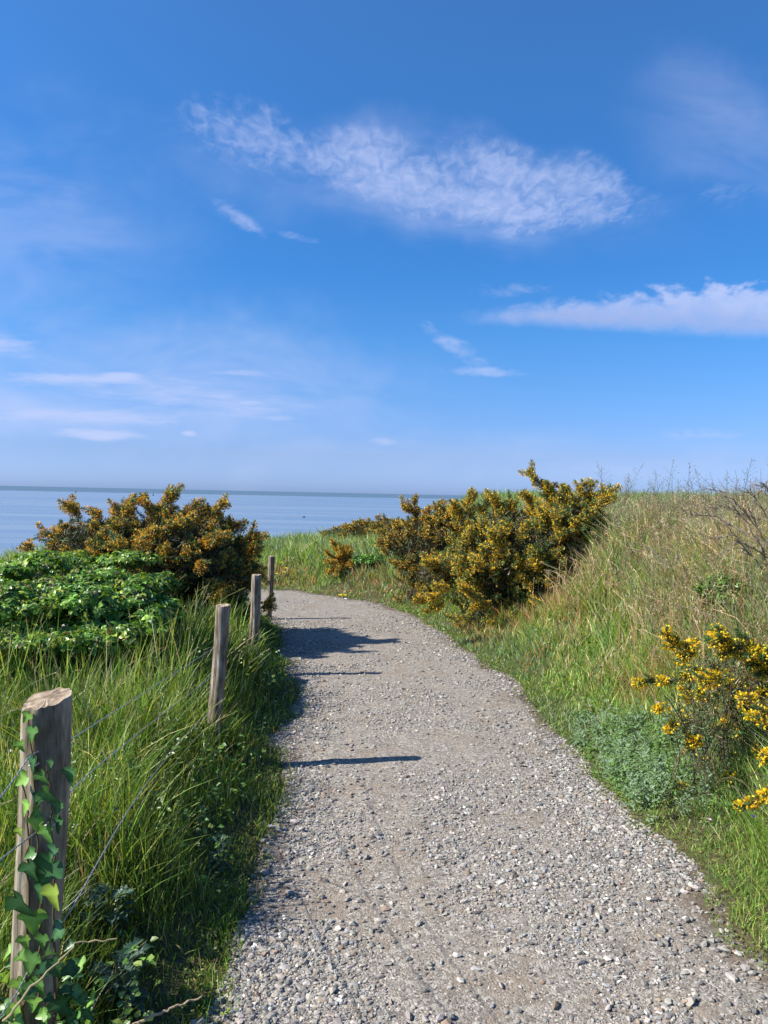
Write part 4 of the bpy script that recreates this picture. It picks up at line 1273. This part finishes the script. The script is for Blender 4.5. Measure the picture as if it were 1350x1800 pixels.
def ivy_leaf(S, c, d, nv, size, col):
    d = np.array(d, float); d /= np.linalg.norm(d); nv = np.array(nv, float)
    s = np.cross(nv, d); s /= np.linalg.norm(s); nv = np.cross(d, s)
    o = IVY_O * (1 + rng.normal(size=IVY_O.shape) * .012) * [1, .9 + .25 * rng.random()]
    cup = .10 + rng.random() * .5
    z = cup * np.abs(o[:, 1]) ** 1.2 - .22 * o[:, 0] ** 2 + rng.normal(size=len(o)) * .006
    c = np.array(c)
    V = [c + size * (d * (p[0] - .4) + s * p[1] + nv * zz) for p, zz in zip(o, z)]
    mid = [c + size * (d * (m - .4) + nv * (-.05 - .22 * m * m)) for m in (.15, .38, .65)]
    n = len(V); V = V + mid
    col = np.asarray(col); vein = np.clip(col * 1.7 + .03, 0, 1)
    C = [np.clip(col * (1.5 if i in (0, 9, 18, 27) else .85 + .12 * rng.random()), 0, 1) for i in range(n)] + [vein] * 3
    f = []
    for i in range(n):
        j = (i + 1) % n; m = (o[i, 0] + o[j, 0]) / 2
        mi = n + (0 if m < .2 else 1 if m < .55 else 2)
        f.append((i, j, mi))
    for i in range(n):   # close gaps where the fan switches mid vertex
        m1 = f[i][2]; m2 = f[(i + 1) % n][2]
        if m1 != m2: f.append((f[i][1], m2, m1))
    S.add(np.array(V), np.array(C), np.array(f))


ivy = empty('ivy', b1 + [0.02, -.05, .1], 'ivy climbing up the nearest post and over its foot', 'ivy')
S = Soup()
DK, MD, LT, YG = (.025, .085, .024), (.065, .16, .03), (.14, .27, .04), (.22, .31, .04)
for (px, py, sz, c) in [(46, 1261, 22, LT), (55, 1290, 30, MD), (38, 1311, 24, LT), (57, 1342, 32, DK), (38, 1371, 30, LT), (74, 1366, 28, MD), (83, 1397, 36, MD),
                        (45, 1421, 28, LT), (62, 1431, 24, MD), (101, 1421, 32, DK), (64, 1448, 28, LT), (83, 1466, 38, MD), (35, 1462, 18, YG), (52, 1502, 26, MD),
                        (79, 1535, 66, DK), (53, 1531, 40, DK), (95, 1576, 48, YG), (36, 1592, 58, DK), (58, 1620, 46, LT), (74, 1655, 30, MD), (44, 1656, 28, LT),
                        (52, 1692, 44, MD), (126, 1366, 36, DK), (104, 1450, 30, DK), (92, 1500, 30, DK), (34, 1735, 38, LT), (70, 1735, 40, MD), (100, 1640, 36, DK),
                        (95, 1700, 40, DK), (30, 1780, 40, LT), (75, 1790, 44, MD), (110, 1770, 44, DK), (68, 1405, 24, DK), (90, 1345, 20, DK), (70, 1570, 34, DK)]:
    dep = 1.66 - .062 - rng.random() * .02 - (.03 if c is YG else 0)
    ivy_leaf(S, P(px, py, dep), (rng.normal() * .55, -.15, -1 + rng.random() * .5), (-.35 + rng.normal() * .25, -1, .35 + rng.normal() * .2), sz / F * dep * .88, np.array(c) * (.85 + .3 * rng.random()))
for _ in range(80):    # leaves spreading over the foot of the post
    px, py = -10 + rng.random() * 170, 1660 + rng.random() ** .8 * 230
    dep = 1.5 + rng.random() * .28
    ivy_leaf(S, P(px, py, dep), (rng.normal(), rng.normal(), -.5), (rng.normal() * .5, -.7, .8), (13 + 18 * rng.random()) / F * dep, np.array([DK, MD, LT][rng.integers(3)]) * (.8 + .4 * rng.random()))
S.build('leaves', M_LEAF, ivy, smooth=True)
S = Soup()
for (a, b, c) in [((60, 1800), (85, 1600), (50, 1250)), ((95, 1800), (100, 1550), (85, 1345)), ((40, 1800), (60, 1500), (40, 1370))]:
    p = [P(*a, 1.6), P(*b, 1.6), P(*c, 1.61)]
    p = [q_ * [1, 1, 1] for q_ in p]
    tubes(S, bez(p[0][None], p[1][None], p[2][None], 26) + rng.normal(size=(1, 26, 3)) * [.003, .001, 0], np.linspace(.0032, .0014, 26)[None], np.array([.11, .075, .04]), 6)
S.build('stems', M_STEM, ivy)


# ------------------------------------------------------------------ thistles and grey-leaved plants
def jag(S, p0, d, nv, L, W, col, teeth=5):
    d = nrm(d); s = nrm(np.cross(nv, d)); nv = np.cross(d, s)
    V = [p0]; C = [col]; left, right, midl = [], [], []
    for k in range(1, teeth + 1):
        t = k / (teeth + 1); drop = -.45 * t * t * L
        m = p0 + d * L * t + np.array([0, 0, drop])
        w = W * math.sin(math.pi * min(t * .9 + .1, 1)) * (1 if k % 2 else .35)
        midl.append(m); left.append(m + s * w + d * W * .35 * (k % 2) + nv * w * .35); right.append(m - s * w + d * W * .35 * (k % 2) + nv * w * .35)
    tip = p0 + d * L + np.array([0, 0, -.45 * L])
    V = [p0] + midl + left + right + [tip]; n = teeth
    M = lambda i: 1 + i; Lf = lambda i: 1 + n + i; Rt = lambda i: 1 + 2 * n + i; T = 1 + 3 * n
    f = [(0, M(0), Lf(0)), (0, Rt(0), M(0))]
    for i in range(n - 1):
        f += [(M(i), M(i + 1), Lf(i)), (M(i + 1), Lf(i + 1), Lf(i)), (M(i), Rt(i), M(i + 1)), (M(i + 1), Rt(i), Rt(i + 1))]
    f += [(M(n - 1), T, Lf(n - 1)), (M(n - 1), Rt(n - 1), T)]
    C = np.repeat(np.asarray(col)[None], len(V), 0).copy(); C[1:1 + n] = np.clip(C[1:1 + n] * 1.3, 0, 1)
    S.add(np.array(V), C, np.array(f))


def thistle_mesh(S, x, y, R, h, n, col, zoff=0):
    z = float(H(x, y))
    for i in range(n):
        a = rng.random() * 6.283; t = rng.random()
        p0 = np.array([x + math.cos(a) * R * .25 * t, y + math.sin(a) * R * .25 * t, z + h * t + zoff])
        dd = np.array([math.cos(a), math.sin(a), .25 + .9 * t]); c = np.array(col) * (.75 + .5 * rng.random())
        jag(S, p0, dd, np.array([0, 0, 1.0]), R * (.55 + .5 * rng.random()), R * .20, c, 6)


for (px, py, dep, R, lab) in [(205, 1690, 1.95, .13, 'dim blue green thistle rosette right of the foot of the ivy post'),
                              (190, 1575, 2.3, .11, 'small thistle rosette in shaded grass above the larger one'),
                              (386, 1478, 2.35, .06, 'grey leaved thistle seedling in shaded grass near the gravel edge')]:
    c = on_ground(px, py, .13); z0 = float(H(c[0], c[1]))
    E = empty('thistle', (c[0], c[1], z0), lab, 'thistle', 'thistles in the shade left of the path')
    S = Soup(); thistle_mesh(S, c[0], c[1], R, .13, 40, (.065, .12, .08)); S.build('leaves', M_GRASS, E)
    S = Soup(); tubes(S, np.array([[[c[0], c[1], z0 - .02], [c[0], c[1], max(z0 + .05, c[2])]]]), np.array([[.006, .004]]), np.array([.1, .14, .07]), 6); S.build('stem', M_STEM, E)

S = Soup()
for _ in range(800):
    px = 1010 + 250 * rng.random(); lo = 1215 + (px - 1010) * .1; py = lo + 175 * rng.random()
    if ((px - 1110) / 125) ** 2 + ((py - 1305) / 90) ** 2 > 1 + .8 * rng.normal(): continue
    lift = .03 + .16 * rng.random(); c = on_ground(px, py, lift)
    if float(sd(c[0], c[1]) - edge_w(c[0], c[1])) < .02 or c[1] > 5.5: continue
    thistle_mesh(S, c[0], c[1], .025 + .03 * rng.random(), lift, 16, (.22, .31, .20) if rng.random() < .6 else (.17, .29, .09))
tag(S.build('ground_cover', M_GRASS), 'silvery green mugwort patch at the foot of the right bank beside the near gorse', 'plants', kind='stuff')


def broadleaf(name, label, test, N, size, cols, w, lift):
    S = Soup(); x, y = scatter(N, 1.0, 9, lambda y: 1 / (0.4 + (y / 3) ** 1.6)); s = sd(x, y); k = test(x, y, s - edge_w(x, y), -s - edge_w(x, y))
    x, y = x[k], y[k]; n = len(x); p = np.stack([x, y, H(x, y) + lift * rng.random(n)], 1)
    nv = nrm(np.stack([rng.normal(size=n) * .5, rng.normal(size=n) * .5 - .2, np.ones(n)], 1)); dd = rand_unit(n) * [1, 1, .3]
    leaves(S, p, dd, nv, size * (.6 + .8 * rng.random(n)) * np.maximum(1, y / 5), .7, jit(pick(cols, w, n), n, .2))
    tag(S.build(name, M_LEAF), label, 'plants', kind='stuff')


broadleaf('ground_cover', 'small dark broad leaves mixed through the grass left of the path', lambda x, y, dr, dl: (dl > .12) & (fbm(x, y, .5, 150, 3) > .42), 42000, .024,
          [(.07, .15, .03), (.13, .24, .04), (.04, .09, .025), (.2, .28, .06)], [3, 2, 2, 1], .30)
broadleaf('ground_cover', 'small green broad leaves mixed through the grass of the right bank', lambda x, y, dr, dl: (dr > .1) & (fbm(x, y, .6, 160, 3) > .52), 26000, .022,
          [(.09, .16, .04), (.13, .2, .05), (.2, .2, .09)], [3, 2, 1], .22)


# ------------------------------------------------------------------ bare shrub on the crest, loose twigs
def twigs(name, label, cat, lines, col, side=7, sl=.35):
    E_pts = []
    S = Soup()
    for (pts, r0, r1) in lines:
        pts = np.array(pts); n = 22
        u = np.linspace(0, len(pts) - 1, n); o = np.stack([np.interp(u, np.arange(len(pts)), pts[:, k]) for k in range(3)], 1)
        L = np.linalg.norm(pts[-1] - pts[0]); o[1:-1] += rng.normal(size=(n - 2, 3)) * L * .008
        tubes(S, o[None], np.linspace(r0, r1, n)[None], np.array(col) * (.85 + .3 * rng.random()), 6)
        for _ in range(side):
            i = rng.integers(4, n - 1); d = nrm(o[min(i + 1, n - 1)] - o[i - 1]); v_ = nrm(d + rand_unit(1)[0] * .8 + np.array([0, 0, .2]))
            l = L * sl * (.3 + .7 * rng.random()); a = o[i]; b = a + v_ * l; m = (a + b) / 2 + rng.normal(size=3) * l * .1
            rr = (r0 + (r1 - r0) * i / n) * .6
            tubes(S, bez(a[None], m[None], b[None], 6), np.linspace(rr, rr * .4, 6)[None], np.array(col) * (.85 + .3 * rng.random()), 5)
            for _ in range(3):
                t = rng.random(); c = a + (b - a) * t; e = c + nrm(v_ + rand_unit(1)[0] * .9) * l * .35
                tubes(S, np.stack([c, e])[None], np.array([[rr * .5, rr * .25]]), np.array(col), 4)
    return S


D = 5.0
sh = empty('bare_shrub', P(1340, 960, D) - [0, 0, .1], 'leafless grey brown shrub sprawling over the crest at the right edge', 'dead shrub')
S = twigs('bare_shrub', '', '', [([P(1345, 985, D), P(1320, 908, D), P(1285, 877, D), P(1267, 862, D), P(1246, 859, D)], .0055, .002),
                                ([P(1350, 960, D), P(1320, 905, D), P(1325, 875, D), P(1350, 845, D)], .0055, .002),
                                ([P(1360, 930, D), P(1330, 880, D), P(1322, 866, D), P(1305, 864, D)], .0055, .002),
                                ([P(1330, 950, D - .1), P(1258, 908, D), P(1217, 904, D), P(1187, 890, D)], .006, .002),
                                ([P(1345, 975, D), P(1300, 900, D), P(1270, 890, D), P(1240, 895, D)], .006, .002),
                                ([P(1370, 900, D), P(1350, 860, D), P(1340, 848, D)], .007, .003),
                                ([P(1340, 1000, D - .2), P(1290, 940, D - .2), P(1230, 950, D - .2)], .005, .002),
                                ([P(1360, 1000, D - .2), P(1390, 930, D - .1), P(1400, 880, D)], .0055, .002),
                                ([P(1350, 980, D - .1), P(1300, 950, D - .2), P(1250, 985, D - .3)], .005, .002)], (.22, .17, .13), 17, .35)
S.build('branches', M_STEM, sh)
S = twigs('', '', '', [([P(1160, 960, 5.6), P(1195, 985, 5.5)], .004, .002), ([P(1140, 960, 5.6), P(1180, 1000, 5.4), P(1195, 975, 5.4)], .004, .002)], (.13, .10, .08), 4, .4)
tag(S.build('twig', M_STEM), 'dark bare twig lying in the dry grass halfway up the right bank', 'twig')
S = twigs('', '', '', [([P(232, 1802, 1.75), P(290, 1778, 1.8), P(354, 1752, 1.85)], .0035, .002)], (.42, .32, .20), 2, .3)
tag(S.build('twig', M_STEM), 'pale dry twig pointing at the gravel at the bottom of the picture', 'twig')
S = twigs('', '', '', [([P(5, 1795, 1.4), P(60, 1730, 1.42), P(105, 1690, 1.45), P(140, 1655, 1.48), P(205, 1650, 1.5)], .0026, .0012)], (.34, .28, .15), 0, .3)
tag(S.build('dry_stalk', M_STEM), 'long dry grass stalk arching across the foot of the ivy post', 'stalk')


# ------------------------------------------------------------------ single flowers
def flower(label, p, col, size, npet=7, group=None, up=.06):
    p = np.array(p, float); z0 = float(H(p[0], p[1]))
    E = empty('flower', (p[0], p[1], z0), label, 'flower', group)
    S = Soup(); tubes(S, np.array([[[p[0], p[1], z0 - .01], [p[0] + .004, p[1], (z0 + p[2]) / 2], p]]), np.array([[.0018, .0015, .0012]]) * max(1, p[1] / 3), np.array([.12, .2, .05]), 5)
    S.build('stem', M_STEM, E)
    S = Soup(); a = np.arange(npet) / npet * 6.283
    d = np.stack([np.cos(a), np.sin(a) - .4, .55 + 0 * a], 1)
    leaves(S, np.repeat(p[None], npet, 0), d, np.repeat(np.array([[0, -.5, 1.0]]), npet, 0), np.full(npet, size), .75, jit(col, npet, .08, .03))
    S.build('petals', M_FLOWER, E); return E


flower('white bindweed flower lying on the left gravel edge', P(474, 1453, 3.62), (.78, .76, .74), .016, 6)
flower('pink flower between the silvery plants and the near gorse', P(1155, 1236, 3.75), (.62, .36, .44), .013, 6)
flower('pale pink flower low in the grass below the near gorse', P(1247, 1441, 3.05), (.62, .40, .50), .010, 6)
flower('pale lilac flower right of the lowest gorse spike', P(1324, 1436, 3.0), (.58, .46, .58), .013, 6)
G_ = 'yellow meadow flowers'
flower('left one of two yellow flowers at the path edge beyond the bend', on_ground(598, 1047, .06), (.80, .62, .02), .035, 9, G_)
flower('right one of two yellow flowers at the path edge beyond the bend', on_ground(606, 1047, .05), (.80, .62, .02), .032, 9, G_)
for k, (px, py) in enumerate([(495, 989), (503, 999), (486, 1009), (499, 1006)]):
    flower('tiny yellow flower on the slope just right of the farthest post', on_ground(px, py, .14), (.75, .66, .04), .03, 8, G_)


# ------------------------------------------------------------------ marks far out on the water
def buoy(label, px, py, dist, h, w, stick):
    c = P(px, py, dist); c[2] = -8.0
    E = empty('buoy', c, label, 'buoy', 'buoys on the sea')
    S = Soup(); k = 9
    zz = np.linspace(-.3, .55, k) * h * (.45 if stick else 1); rr = np.sqrt(np.clip(1 - ((np.linspace(-1, 1, k))) ** 2, .05, 1)) * w / 2
    pts = np.stack([np.full(k, c[0]), np.full(k, c[1]), c[2] + zz], 1)
    tubes(S, pts[None], rr[None], np.array([.04] * 3), 14); S.build('float', M_BUOY, E, smooth=True)
    if stick:
        S = Soup(); tubes(S, np.array([[c + [0, 0, .1 * h], c + [0, 0, h]]]), np.array([[w * .18, w * .1]]), np.array([.04] * 3), 8); S.build('mast', M_BUOY, E)
        S = Soup(); tubes(S, np.array([[c + [0, 0, .75 * h], c + [0, 0, .8 * h], c + [0, 0, 1.02 * h]]]), np.array([[w * .05, w * .28, w * .02]]), np.array([.04] * 3), 8); S.build('top_mark', M_BUOY, E)


buoy('dark pole shaped buoy far out, leftmost on the sea', 133, 865, 1250, 5.2, 2.6, True)
buoy('dark conical buoy beside the tallest gorse spike on the left', 269, 870, 1100, 5.0, 2.6, True)
buoy('small dark round float on the open water left of centre', 534, 909, 290, 1.0, 1.0, False)
